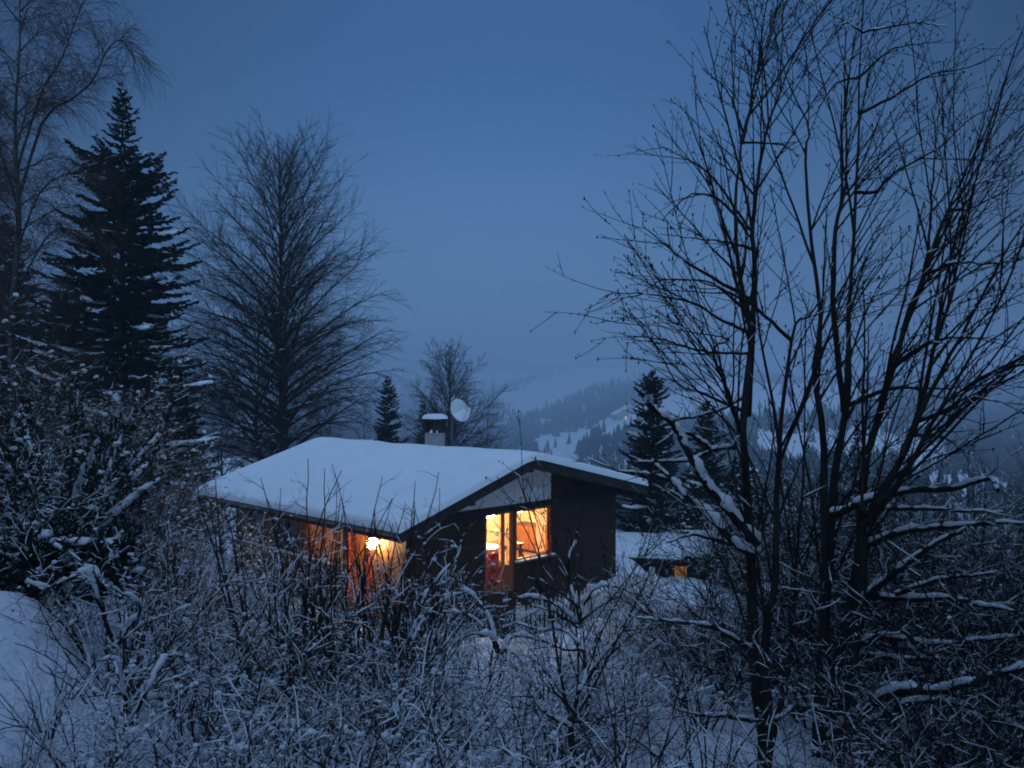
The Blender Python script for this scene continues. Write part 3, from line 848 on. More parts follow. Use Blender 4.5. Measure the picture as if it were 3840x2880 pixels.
def spruce(name, u, vtip, y, wid, label, seed, leader=.2, snow=.35, zbase=None, group=None, spray=1.0, prof=None):
    """conifer with whorls of drooping then upturned boughs carrying hanging sprays of needles"""
    rng = random.Random(seed); top = at(u, vtip, y); zb = gz(top.x, y) if zbase is None else zbase
    H = top.z - zb; base = Vector((top.x, y, zb)); e = empty(name, base)
    tag(e, label, "spruce tree", group)
    v, q = tubes([([Vector((0, 0, -.3)), Vector((.02*H*.1, 0, H*.5)), Vector((0, 0, H))], [H*.013, H*.008, .012])], 8)
    mesh_np("trunk", v, q, None, M['bark'], e)
    NV, NQ = [], []; SN = []; CL = []; BR = []
    z = H*.05
    while z < H*.995:
        f = z/H
        if prof: w = prof(f)
        else: w = max(.12, wid*min(1.0, (1-f)/(1-leader))**.80 if f < 1-leader else wid*.40*((1-f)/leader)**.7)
        nb = 8 if f < .8 else 6
        a0 = rng.uniform(0, 6.28)
        for j in range(nb):
            a = a0 + j*2*math.pi/nb + rng.uniform(-.25, .25); Lb = max(.1, w*rng.choice((rng.uniform(.55, .85), rng.uniform(.85, 1.18))))
            el = .12 + .40*max(0, f-.55)
            d = Vector((math.cos(a), math.sin(a), el))
            pts = limb(Vector((0, 0, z+rng.uniform(-.2, .2))), d, Lb, 7, rng, .07, -.17*(1-f)*rng.uniform(.3, 1.5), .15)
            BR.append((pts, taper(7, .010+.012*Lb, .005)))
            nt_ = max(8, int(Lb*31*spray))
            for i in range(nt_):
                g = .06 + .94*(i+rng.random())/nt_
                p, t = sample(pts, min(.999, g))
                side = Vector((-t.y, t.x, 0)).normalized()*rng.choice((-1, 1))
                dv = (t*rng.uniform(.5, 1.0) + side*rng.uniform(.3, .9) + Vector((0, 0, rng.uniform(-.7, .12)))).normalized()
                ln = (.14 + .24*Lb*(1-g)*.55)*rng.uniform(.7, 1.35)*(1 if f < .85 else .75); wd = ln*rng.uniform(.14, .24)+.022
                nn = dv.cross(Vector((rng.uniform(-.4, .4), rng.uniform(-.4, .4), 1))).normalized()*wd
                up = Vector((0, 0, wd*.9)); b = len(NV)
                m1 = p + dv*ln*.45
                NV += [p, m1+nn, p+dv*ln, m1-nn, m1+up*.6, m1-up]
                NQ += [(b, b+1, b+2, b+3), (b, b+4, b+2, b+5)]
                if rng.random() < snow*.13*(1.1-f):
                    CL.append((m1 + Vector((0, 0, wd*.6)), rng.uniform(.03, .10)*(1.25-f)))
            if rng.random() < snow*(1.1-f): SN.append((pts, [.012]*7))
        z += H*(.012 + .013*(1-f)) * rng.uniform(.8, 1.2)
    v, q = tubes(BR, 3); mesh_np("branches", v, q, None, M['bark'], e)
    mesh_np("foliage", np.array([tuple(p) for p in NV]), NQ, None, M['needles'], e, smooth=False)
    sn = snow_on(SN, rng, .05, .5, minh=.1, width=1.4, step=.25); V_, Q_, T_ = [], [], []; b = 0
    if sn:
        v, q = tubes(sn, 5); V_.append(v); Q_.append(q); b = len(v)
    if CL:
        v, t = blobs(CL, rng, .5); V_.append(v); T_.append(t+b)
    if V_: mesh_np("snow", np.concatenate(V_), np.concatenate(Q_) if Q_ else None, np.concatenate(T_) if T_ else None, M['twig_snow'], e)
    return e

def broad_tree(name, u, vtop, y, prof, label, seed, nmain=72, h0=.12, trunk=.19, mat='twig_grey', cat="bare tree", snow=.25, twin=False, dens=1.0, group=None, zoff=0.0, fine=1.0):
    """tall leafless tree: leader, many arching boughs whose reach follows prof(f), fine twigs"""
    top = at(u, vtop, y); zb = gz(top.x, y) + zoff; H = top.z-zb
    e = empty(name, (top.x, y, zb)); tag(e, label, cat, group)
    pl = Plant(seed); rng = pl.rng
    tr = curve3([Vector((0, 0, -.3)), Vector((.02*H*.3, 0, H*.3)), Vector((-.006*H, .01*H, H*.62)), Vector((0, 0, H))], 26)
    tr = [p + rdir(rng)*.012*H*.3*min(1, i/4) for i, p in enumerate(tr)]
    main = pl.add(tr, taper(26, trunk, .012), 0); axes = [(main, h0, 1.0)]
    if twin:
        t2 = curve3([tr[4], tr[4]+Vector((-.035*H, -.01*H, .06*H)), Vector((-.055*H, -.02*H, H*.36)), Vector((-.050*H, -.02*H, H*.48)), Vector((-.058*H, 0, H*.66))], 18)
        axes.append((pl.add(t2, taper(18, trunk*.5, .01), 0), .30, .35))
    boughs = []
    for (pts, rad), lo, sc in axes:
        nb = int(nmain*sc)
        for j in range(nb):
            f = lo + (1-lo)*((j+rng.random())/nb)**.95
            p, t = sample(pts, min(.999, f)); hf = max(0, min(1, p.z/H))
            W = prof(hf)*rng.uniform(.72, 1.08)
            a = j*2.399 + rng.uniform(-.4, .4); el = R_(33 + 28*hf**1.5)*rng.uniform(.75, 1.2)
            d = Vector((math.cos(a)*math.cos(el), math.sin(a)*math.cos(el), math.sin(el)))
            Lb = W/max(.45, math.cos(el*.75))
            dr = -.055*(1-hf)
            pts2 = limb(p, d, Lb, 11, rng, .06, dr*1.6, dr*2.6 + .04*hf)
            i = min(int(f*(len(rad)-1)), len(rad)-1)
            boughs.append(pl.add(pts2, taper(11, min(rad[i]*.6, .014+.014*Lb), .006), 1))
    s2 = pl.children(boughs, lambda q: q*5.0*dens, R_(38), -.36, .012*fine, 7, 2, .07, (-.02, -.04), .10, .98, .30, .45, .007*fine)
    pl.children(s2, lambda q: q*6.0*dens+1, R_(34), -.46, .008*fine, 5, 3, .08, (0, -.02), .1, .98, .3, .4, .0055*fine)
    plant_parts(pl, e, [("trunk", M['bark'], (0,), 9), ("boughs", M['bark'], (1,), 5), ("twigs", M[mat], (2, 3), 3)],
                dict(levels=(1, 2), th=.012, cover=snow, minh=.3, width=1.1) if snow else None)
    return e

# big spruce on the left, spruces on the right and small ones behind the roof
spruce("spruce_tree", 121, 86, 27, 3.1, "tall dark spruce left of the chalet with narrow top and snowy lower boughs", 11, .26, .62,
       prof=lambda f: float(np.interp(f, [0, .25, .55, .70, .80, .835, .85, .93, 1], [3.1, 2.85, 2.55, 2.1, 1.65, 1.40, .58, .50, .08])))
spruce("spruce_tree", 651, 373, 31, 2.3, "narrow dark spruce standing right behind the right eave of the chalet", 12, .12, .22)
spruce("spruce_tree", 706, 405, 33, 2.1, "broader snow flecked spruce just right of the narrow dark one", 13, .16, .5)
spruce("spruce_tree", 857, 420, 46, 1.3, "small slim spruce seen between the leaning dark stems at right", 14, .2, .3)
spruce("spruce_tree", 388, 378, 44, 2.2, "small snowy spruce at the right foot of the tall bare tree", 15, .15, .7)
spruce("spruce_tree", 423, 402, 52, 1.6, "little dark spruce behind the chimney", 16, .2, .5)
spruce("spruce_tree", 738, 462, 27, 1.5, "low snow flecked spruce right of the lower cabin, in front of the broader spruce", 17, .15, .6)
spruce("spruce_tree", 748, 474, 24, 1.5, "low snowy spruce between the two leftmost dark stems at right", 18, .15, .7)
spruce("spruce_tree", 4, 215, 33, 3.4, "dark spruce at the left picture edge behind the birch trunk", 19, .2, .12)
spruce("spruce_tree", 176, 372, 30, 2.0, "low snowy spruce at the right foot of the tall spruce", 32, .15, .6)
spruce("spruce_tree", 62, 285, 31, 3.4, "lower dark spruce between the birch trunk and the tall spruce", 20, .2, .15)

def prof_linden(f):
    return float(np.interp(f, [0, .2, .35, .5, .65, .8, .92, 1], [2.6, 4.0, 4.9, 5.0, 4.5, 3.6, 2.6, 1.2]))
broad_tree("bare_tree", 281, 168, 35, prof_linden, "tall leafless tree with a broad egg shaped crown behind the chalet roof", 21, 150, .27, .31, 'twig_grey', twin=True, snow=.08, dens=.88)
broad_tree("bare_tree", 450, 358, 52, lambda f: float(np.interp(f, [0, .3, .6, .85, 1], [3.5, 4.6, 3.8, 2.4, .8])), "small rounded leafless tree behind the chimney and satellite dish", 22, 90, .3, .22, 'twig_grey', dens=1.1, snow=.03, fine=1.7)
for u_, v_, y_, s_, w_, lb in ((488, 398, 74, 23, 5.0, "low leafless tree right of the satellite dish, on the valley edge"),
                               (222, 392, 47, 24, 3.6, "snow dusted leafless tree behind the left end of the roof"),
                               (330, 396, 49, 25, 3.6, "low leafless tree behind the roof, at the right foot of the tall bare tree"),
                               (365, 405, 60, 26, 4.0, "leafless tree behind the ridge, between the tall bare tree and the snowy spruce"),
                               (253, 408, 52, 27, 3.6, "low leafless tree behind the roof, below the tall bare tree"),
                               (968, 452, 42, 28, 3.6, "leafless tree at right on the valley edge behind the leaning stems"),
                               (895, 462, 38, 29, 3.4, "low dark leafless tree behind the leaning stems"),
                               (1032, 440, 36, 30, 3.8, "leafless tree at the right picture edge on the valley edge")):
    broad_tree("bare_tree", u_, v_, y_, (lambda w: (lambda f: float(np.interp(f, [0, .3, .7, 1], [w*.8, w, w*.7, w*.2]))))(w_), lb, s_, 40, .15, .14, 'twig_grey', dens=.7, snow=.2, fine=1.4)

# birch at the left edge
def birch(u, y, label, seed):
    b = on_ground(u, y); e = empty("birch_tree", b); tag(e, label, "birch tree")
    pl = Plant(seed); rng = pl.rng; H = 15.5
    tr = [Vector((.12*math.sin(i*.7), .1*math.sin(i*.5), -.3 + i*(H+.3)/21)) for i in range(22)]
    main = pl.add(tr, taper(22, .15, .02), 0)
    limbs = []
    def lm(f, pts, r): limbs.append(pl.add(curve3([sample(tr, f)[0]] + [Vector(q) for q in pts], 14), taper(14, r, .012), 1))
    z0 = b.z
    # the long limb that climbs to the right and bows over
    q = lambda uu, vv, dy=0: at(uu, vv, y+dy) - b
    lm(.60, [q(42, 118), q(70, 98, .4), q(92, 78, .6), q(104, 50, .7), q(120, 38, .7), q(134, 62, .6)], .05)
    lm(.66, [q(40, 90, -.5), q(58, 60, -.8), q(72, 22, -1), q(84, -10, -1)], .04)
    lm(.50, [q(40, 190), q(75, 172, .3), q(105, 178, .5)], .035)
    lm(.40, [q(50, 232), q(85, 235, .3), q(110, 250, .5)], .035)
    lm(.58, [q(-10, 130), q(-40, 100), q(-70, 90)], .05)
    for j in range(30):
        f = .26 + .72*(j+rng.random())/30; p, t = sample(tr, f); a = j*2.4; el = R_(rng.uniform(30, 60))
        d = Vector((math.cos(a)*math.cos(el), math.sin(a)*math.cos(el), math.sin(el)))
        limbs.append(pl.add(limb(p, d, rng.uniform(1.8, 3.4)*(1.15-f*.55), 11, rng, .07, .0, -.14), taper(11, .028, .006), 1))
    s2 = pl.children(limbs, lambda q: q*8, R_(45), 1.2, .011, 7, 2, .10, (-.02, -.12), .15, .99, .2, .2, .006)
    pl.children(s2, lambda q: q*11, R_(40), .95, .0078, 7, 3, .08, (-.10, -.34), .12, .99, .2, .2, .006)
    plant_parts(pl, e, [("trunk", M['birch'], (0,), 9), ("limbs", M['bark'], (1,), 5), ("twigs", M['twig_red'], (2, 3), 3)],
                dict(levels=(1, 2), th=.010, cover=.15, minh=.3))
birch(15, 25, "tall birch with fine drooping twigs at the left edge", 31)
for b_ in [o_ for o_ in COL.objects if o_.name == "birch_tree"]:
    c_ = copy_tree(b_); c_.location = on_ground(-28, 31); c_.rotation_euler = (0, 0, 2.2); tag(c_, "second birch behind the first, half cut off by the left picture edge", "birch tree")

# many stemmed trees in the right foreground
def c6(x, y): return ((2200+x*.7533)/3.75, y*.7533/3.75)
def c7(x, y): return ((2200+.7414*x)/3.75, (1250+.7414*y)/3.75)
def c8(x, y): return ((2200+.7414*x)/3.75, (1900+.7414*y)/3.75)

def stem_tree(name, base_uv, y0, stems, limbs, label, seed, bdir, nbranch=10, shoots=3.2):
    """stems/limbs: (list of picture points, list of depths or (near, far), root px width, tip px width)"""
    bx = (base_uv[0]-CU)/F_PX*y0; B = Vector((bx, y0, gz(bx, y0))); e = empty(name, B); tag(e, label, "tree")
    pl = Plant(seed); rng = pl.rng; st, lmbs = [], []
    def put(pp, dep, w0, w1, lv, n):
        m = len(pp); ctl = [at(u, v, dep[0]+(dep[1]-dep[0])*i/(m-1)) - B for i, (u, v) in enumerate(pp)]
        c = curve3(ctl, n); c = [p + rdir(rng)*.006 for p in c]
        r0, r1 = w0*dep[0]/F_PX/2, w1*dep[1]/F_PX/2
        return pl.add(c, [r1 + (r0-r1)*(1-i/(n-1))**1.5 for i in range(n)], lv)
    for pp, dep, w0, w1 in stems: st.append(put(pp, dep, w0, w1*.45, 0, 30))
    stem_pts = [q for pts, rad in st for k in range(len(pts)-1) for q in (pts[k], pts[k].lerp(pts[k+1], .5))]
    def join(c):
        near = min(stem_pts, key=lambda q: (q - c[0]).length); off = near - c[0]; n = len(c)
        for i in range(n): c[i] = c[i] + off*(1 - i/(n-1))**2
        return c
    for pp, dep, w0, w1 in limbs:
        pl_ = put(pp, dep, w0*.72, .7, 1, 20); join(pl_[0]); lmbs.append(pl_)
    br = []
    for pts, rad in st:
        for j in range(nbranch):
            f = .25 + .73*(j+rng.random())/nbranch; p, t = sample(pts, f)
            a = rng.gauss(bdir(p + B), .7)          # 0 = to the right, pi = to the left
            d = (Vector((math.cos(a), rng.uniform(-.8, .8), 0))*rng.uniform(.35, .75) + t*1.0).normalized()
            i = int(f*(len(rad)-1)); Lb = rng.uniform(.7, 1.9)*(1.15-.6*f)
            br.append(pl.add(limb(p, d, Lb, 13, rng, .07, .02, -.035), taper(13, min(rad[i]*.55, .010), .0032), 1))
    br += pl.children(st, lambda q: shoots, R_(17), 2.1, .0125, 18, 1, .045, (.02, .0), .22, .80, .0, .25, .006)
    b2 = pl.children(br + lmbs, lambda q: q*2.6, R_(30), -.45, .006, 10, 2, .08, (.02, -.03), .15, .9, .2, .2, .0036)
    sec = pl.children(br + lmbs + b2, lambda q: q*2.4, R_(38), .34, .0042, 7, 2, .10, (.05, .02), .15, .98, .1, .3, .0032)
    spur = pl.children(sec + b2 + br + lmbs, lambda q: q*6, R_(50), .04, .0036, 3, 3, .15, (.1, .05), .1, .99, 0, .1, .003)
    buds = [(p[-1], rng.uniform(.0035, .0065)) for p, r, lv in pl.p if lv in (1, 2) and rng.random() < .7]
    plant_parts(pl, e, [("stems", M['bark'], (0,), 9), ("limbs", M['bark'], (1,), 6), ("twigs", M['twig_dark'], (2, 3), 4)],
                dict(levels=(0, 1, 2), th=.006, cover=.22, minh=.55, sides=5, step=.07))
    v, t = blobs(buds, rng, 2.4); mesh_np("buds", v, None, t, M['twig_dark'], e)
    for pp, dep, w0, w1, cov, th in SNOWY.get(label, []): pass
    return e, pl, B
SNOWY = {}

def snowy_limbs(root, B, lst, seed):
    """stout low limbs with a thick crest of snow"""
    rng = random.Random(seed); W, S, TW = [], [], Plant(seed+1)
    for pp, dep, w0, w1, th in lst:
        m = len(pp); c = curve3([at(u, v, dep[0]+(dep[1]-dep[0])*i/(m-1)) - B for i, (u, v) in enumerate(pp)], 22)
        c = [p + rdir(rng)*.006 for p in c]; r = taper(22, w0*.78*dep[0]/F_PX/2, w1*.55*dep[1]/F_PX/2)
        W.append((c, r)); S += snow_on([(c, r)], rng, th*.40, 1.0, minh=.05, step=.035, width=1.0, cont=True)
    s2 = TW.children(W, lambda q: q*4.0, R_(48), .40, .0045, 8, 2, .13, (.02, 0), .2, .98, .1, .3, .003)
    TW.children(s2, lambda q: q*5.5, R_(45), .12, .003, 5, 3, .13, (.05, 0), .2, .98, .1, .2, .0025)
    v, q = tubes(W, 8); mesh_np("limbs", v, q, None, M['bark'], root)
    v, q = tubes([(p, r) for p, r, lv in TW.p], 4); mesh_np("twigs", v, q, None, M['twig_dark'], root)
    S += snow_on([(p, r) for p, r, lv in TW.p], rng, .006, .45, minh=.35, step=.05)
    v, q = tubes(S, 6); mesh_np("snow", v, q, None, M['twig_snow'], root)

YA, YB = 6.0, 6.3
A = [c8(890, 1330), c8(890, 1150)]
stemsA = [(A + [c8(860, 980), c8(835, 700), c8(830, 300), c7(805, 760), c7(790, 420), c6(820, 1650), c6(770, 1420), c6(745, 1150), c6(745, 950), c6(775, 710), c6(742, 520), c6(732, 350), c6(728, 190)], (YA, YA+.9), 15, 2.2),
          (A + [c8(905, 1000), c8(900, 650), c8(950, 350), c7(960, 800), c7(985, 400), c6(1030, 1640), c6(1100, 1580), c6(1160, 1500)], (YA, YA-.5), 14, 3.5),
          (A[:1] + [c8(960, 1050), c8(990, 900), c8(1040, 600), c8(1055, 300), c7(1090, 760), c7(1100, 420), c6(1090, 1560)], (YA+.05, YA+1.4), 9, 2.5),
          ([c7(815, 420), c6(835, 1400), c6(830, 1100), c6(870, 800), c6(910, 620), c6(980, 420), c6(1060, 220), c6(1140, 60)], (YA+.7, YA+1.2), 6.5, 2.2),
          ([c6(775, 710), c6(815, 560), c6(850, 370), c6(905, 260)], (YA+.9, YA+1.0), 5, 2),
          ([c7(650, 10), c7(690, 200), c7(770, 480), c7(800, 640)][::-1], (YA+.6, YA-.2), 5, 2.5)]
limbsA = [([c6(740, 1180), c6(640, 1010), c6(520, 960), c6(420, 1040), c6(385, 1090)], (YA+.8, YA+.3), 5, 2),
          ([c6(730, 1150), c6(590, 880), c6(480, 780), c6(360, 715)], (YA+.8, YA+1.4), 5, 2),
          ([c6(750, 1250), c6(660, 1210), c6(560, 1190), c6(370, 1165)], (YA+.8, YA+.1), 5, 2),
          ([c6(780, 1470), c6(600, 1370), c6(460, 1280), c6(380, 1210), c6(290, 1130), c6(280, 1060)], (YA+.7, YA-.1), 6, 2),
          ([c6(960, 1660), c6(760, 1480), c6(560, 1400), c6(380, 1390)], (YA-.4, YA-.9), 6, 2),
          ([c6(700, 1640), c6(620, 1590), c6(500, 1510), c6(330, 1465), c6(130, 1462), c6(60, 1490)], (YA+.6, YA-.2), 6, 2),
          ([c6(740, 1600), c6(590, 1420), c6(400, 1390), c6(140, 1355)], (YA+.7, YA+1.3), 5, 2),
          ([c7(775, 520), c7(720, 330), c7(640, 100), c6(700, 1690), c6(420, 1640), c6(160, 1580)], (YA+.3, YA-.5), 6, 2),
          ([c7(720, 380), c7(520, 290), c7(440, 250), c7(360, 90), c7(290, -30)], (YA+.5, YA-.2), 5, 2),
          ([c7(740, 70), c7(560, 75), c7(330, 20), c7(180, 10)], (YA+.7, YA), 5, 2),
          ([c6(740, 950), c6(690, 850), c6(620, 780), c6(580, 690)], (YA+.9, YA+1.2), 4, 2),
          ([c6(780, 720), c6(900, 715), c6(1010, 730), c6(1050, 770)], (YA+.9, YA+1.2), 4, 2),
          ([c6(745, 640), c6(700, 450), c6(590, 340)], (YA+.9, YA+.6), 4, 2)]
toL = lambda p: math.pi if p.x < 1.85 else (math.pi*.5 if p.x < 2.3 else 0.0)
eA, plA, BA = stem_tree("multi_stemmed_tree", A[0], YA, stemsA, limbsA, "leafless tree of several slim dark stems, its twigs reaching left over the valley", 41, toL, 11)
snowy_limbs(eA, BA, [([c7(860, 1060), c7(740, 930), c7(620, 780), c7(520, 620), c7(450, 480), c7(370, 410), c7(305, 345)], (YA, YA-.5), 13, 7, .042),
                     ([c7(860, 1120), c7(750, 1060), c7(600, 900), c7(500, 820), c7(430, 740), c7(330, 650)], (YA, YA+.6), 12, 5, .038),
                     ([c7(430, 740), c7(300, 710), c7(150, 690), c7(0, 625)], (YA+.5, YA+.9), 6, 2, .010),
                     ([c7(740, 580), c7(640, 588), c7(520, 640), c7(360, 650), c7(250, 655)], (YA+.4, YA-.3), 6, 4, .014),
                     ([c7(620, 580), c7(540, 520), c7(470, 490), c7(390, 480)], (YA+.1, YA-.2), 6, 4, .014),
                     ([c7(800, 320), c7(690, 380), c7(560, 420), c7(420, 440)], (YA+.5, YA), 5, 4, .013),
                     ([c7(730, 1065), c7(620, 1035), c7(520, 1020), c7(400, 1060)], (YA+.4, YA+.1), 6, 3, .012),
                     ([c8(830, 720), c8(640, 610), c8(450, 580), c8(250, 560)], (YA, YA-.9), 8, 3, .012),
                     ([c8(830, 1070), c8(700, 1050), c8(560, 1045), c8(430, 1010)], (YA, YA-.6), 8, 3, .012)], 51)

Bq = [c8(1170, 1330), c8(1165, 1150)]
stemsB = [(Bq + [c8(1170, 950), c8(1190, 700), c8(1205, 300), c7(1200, 900), c7(1195, 520), c7(1150, 200), c6(1165, 1600), c6(1120, 1200), c6(1090, 760), c6(1115, 640), c6(1010, 400), c6(935, 120)], (YB, YB+.5), 16, 2.2),
          (Bq + [c8(1190, 950), c8(1205, 500), c7(1235, 900), c7(1270, 600), c7(1320, 300), c7(1322, 0), c6(1320, 1400), c6(1340, 1000), c6(1362, 600), c6(1370, 300), c6(1392, -60)], (YB+.05, YB+.9), 15, 3),
          (Bq[:1] + [c8(1200, 1150), c8(1240, 850), c8(1330, 500), c8(1370, 250), c7(1385, 1000), c7(1400, 700), c7(1480, 400), c7(1560, 150), c6(1600, 1560), c6(1700, 1350), c6(1790, 1060), c6(1960, 830), c6(2100, 380), c6(2180, 150)], (YB, YB-.2), 16, 3),
          ([c8(1240, 1330), c8(1290, 1000), c8(1350, 700), c8(1385, 350), c8(1390, 0), c7(1420, 920), c7(1560, 690), c7(1640, 520), c7(1750, 280), c7(1880, 40), c6(1960, 1500), c6(2090, 1250), c6(2200, 1100)], (YB-.1, YB-.7), 15, 3.5),
          ([c8(1390, 100), c7(1540, 800), c7(1640, 650), c7(1800, 370), c7(2000, 220), c7(2212, 150)], (YB-.3, YB-1.2), 9, 3.5),
          ([c7(1300, 400), c6(1230, 1500), c6(1250, 1100), c6(1290, 950), c6(1300, 700), c6(1290, 400), c6(1300, 130)], (YB+.6, YB+1.2), 6.5, 2.4),
          ([c7(1480, 420), c7(1540, 160), c6(1640, 1500), c6(1700, 1250), c6(1720, 1000), c6(1745, 700), c6(1725, 540)], (YB-.1, YB+.5), 6.5, 2.4),
          ([c7(1590, 620), c7(1700, 330), c7(1760, 60), c6(1810, 1500), c6(1900, 1080), c6(2010, 640), c6(2100, 370)], (YB-.5, YB+.2), 6.5, 2.4)]
limbsB = [([c6(1340, 1000), c6(1440, 980), c6(1540, 870), c6(1760, 740), c6(1960, 560), c6(2177, 540)], (YB+.7, YB+.2), 6, 3),
          ([c6(1390, 200), c6(1500, 150), c6(1650, 110), c6(1800, 120)], (YB+.9, YB+.6), 4, 2),
          ([c6(1380, 430), c6(1520, 270), c6(1640, 220), c6(1780, 195)], (YB+.9, YB+1.3), 4, 2),
          ([c6(1365, 400), c6(1250, 420), c6(1180, 510), c6(1120, 640)], (YB+.9, YB+.5), 4, 3),
          ([c6(1385, 140), c6(1290, 90), c6(1240, 75)], (YB+.9, YB+.6), 3, 2),
          ([c6(1370, 570), c6(1560, 470), c6(1720, 370), c6(1900, 330), c6(2060, 265)], (YB+.8, YB+.3), 5, 2),
          ([c7(1330, 380), c7(1480, 310), c7(1600, 280), c7(1800, 285), c7(2000, 260), c7(2212, 270)], (YB+.5, YB-.4), 8, 3),
          ([c7(1560, 160), c7(1700, 70), c7(1790, 28), c7(1980, 25), c7(2212, 90)], (YB-.2, YB-.9), 9, 4),
          ([c7(1600, 440), c7(1780, 390), c7(1900, 330), c7(2060, 340), c7(2212, 400)], (YB-.4, YB-1), 7, 3),
          ([c7(1640, 520), c7(1760, 520), c7(1860, 560), c7(1930, 640)], (YB-.4, YB-1), 6, 3),
          ([c6(1700, 1350), c6(1850, 1300), c6(2000, 1310), c6(2177, 1290)], (YB-.2, YB-.8), 6, 3),
          ([c6(1790, 1060), c6(1900, 1050), c6(2030, 980), c6(2177, 960)], (YB-.2, YB+.4), 5, 3)]
eB, plB, BB = stem_tree("multi_stemmed_tree", Bq[0], YB, stemsB, limbsB, "thick clump of dark leafless stems at right, the outer ones leaning to the right edge", 42, lambda p: (math.pi*.6 if p.x < 2.45 else 0.15), 13)
snowy_limbs(eB, BB, [([c7(1240, 915), c7(1320, 890), c7(1400, 850), c7(1600, 800), c7(1850, 785), c7(1960, 750), c7(2040, 735), c7(2075, 800)], (YB, YB-.8), 11, 6, .017),
                     ([c7(1400, 1075), c7(1560, 1010), c7(1720, 985), c7(1850, 975), c7(2060, 955), c7(2212, 960)], (YB, YB-.6), 10, 5, .017),
                     ([c7(1490, 890), c7(1640, 885), c7(1850, 895), c7(2100, 905)], (YB+.4, YB+.2), 7, 4, .012),
                     ([c8(1350, 490), c8(1480, 390), c8(1620, 280), c8(1780, 170), c8(1920, 110)], (YB, YB-.6), 12, 5, .014),
                     ([c8(1420, 450), c8(1600, 462), c8(1850, 460), c8(2000, 500), c8(2212, 530)], (YB, YB-.9), 10, 5, .014),
                     ([c8(1560, 440), c8(1760, 370), c8(1900, 350), c8(2050, 330)], (YB-.3, YB-1), 7, 3, .011),
                     ([c8(1395, 690), c8(1480, 655), c8(1600, 665), c8(1740, 690), c8(1960, 672), c8(2212, 650)], (YB, YB-.8), 10, 5, .016),
                     ([c8(1215, 1175), c8(1330, 1080), c8(1440, 985), c8(1580, 925), c8(1760, 930), c8(1930, 885), c8(2212, 800)], (YB-.1, YB-1.6), 15, 10, .026),
                     ([c8(1240, 1150), c8(1400, 1090), c8(1640, 985), c8(1830, 990), c8(2060, 1050), c8(2212, 1130)], (YB-.1, YB-1.2), 11, 6, .016),
                     ([c8(1360, 740), c8(1560, 760), c8(1850, 770), c8(2212, 775)], (YB, YB+.6), 8, 4, .012),
                     ([c8(1200, 1030), c8(1060, 1000), c8(960, 1060), c8(830, 1075)], (YB, YB-.5), 8, 3, .013)], 52)

# slim snowy fruit tree in the centre foreground
YS = 5.6
c9 = lambda x, y: ((1000+.6027*x)/3.75, (1880+.6027*y)/3.75)
S0 = [c9(1925, 1700), c9(1915, 1600)]
stemsS = [(S0 + [c9(1895, 1480), c9(1890, 1390), c9(1912, 1290), c9(1935, 1180), c9(1985, 1080), c9(1965, 900), c9(1940, 700), c9(1895, 520), c9(1890, 380)], (YS, YS+.5), 10, 1.5)]
limbsS = [([c9(1985, 1110), c9(2050, 1020), c9(2157, 870), c9(2260, 740), c9(2370, 640)], (YS+.2, YS-.3), 6, 2),
          ([c9(1885, 1390), c9(1800, 1350), c9(1710, 1290), c9(1640, 1180)], (YS, YS-.4), 6, 2),
          ([c9(1925, 1355), c9(2050, 1350), c9(2180, 1310), c9(2320, 1240)], (YS, YS+.4), 5, 2),
          ([c9(1910, 1290), c9(1780, 1150), c9(1700, 1010), c9(1560, 930)], (YS+.1, YS+.6), 5, 2),
          ([c9(1955, 800), c9(1800, 700), c9(1600, 640), c9(1420, 660)], (YS+.3, YS), 4, 2),
          ([c9(1950, 740), c9(2080, 640), c9(2200, 590)], (YS+.3, YS+.7), 4, 2),
          ([c9(1930, 640), c9(1760, 520), c9(1560, 410)], (YS+.4, YS+.6), 4, 2),
          ([c9(1965, 930), c9(1850, 920), c9(1700, 860), c9(1500, 820)], (YS+.3, YS-.1), 4, 2)]
eS, plS, BS = stem_tree("sapling", S0[0], YS, stemsS, limbsS, "slim forked sapling with snowy limbs at the bottom, right of centre", 43, lambda p: rsd.choice((0, math.pi)) if False else math.pi*.5, 8, 0.4)

snowy_limbs(eS, BS, [([c9(1935, 1180), c9(1985, 1080), c9(1965, 900), c9(1940, 700), c9(1895, 520), c9(1880, 330), c9(1950, 215)], (YS+.1, YS+.5), 5, 3, .02),
                     ([c9(1985, 1110), c9(2050, 1020), c9(2157, 870), c9(2260, 740)], (YS+.2, YS-.3), 5, 3, .03),
                     ([c9(1885, 1390), c9(1800, 1350), c9(1710, 1290), c9(1640, 1180)], (YS, YS-.4), 5, 3, .025),
                     ([c9(1940, 720), c9(2020, 560), c9(2110, 520), c9(2200, 540)], (YS+.4, YS+.2), 4, 3, .04),
                     ([c9(1945, 760), c9(1800, 640), c9(1640, 590), c9(1480, 620)], (YS+.4, YS+.1), 4, 2, .035),
                     ([c9(1955, 880), c9(1830, 790), c9(1700, 800), c9(1560, 760)], (YS+.3, YS+.7), 4, 2, .035)], 53)

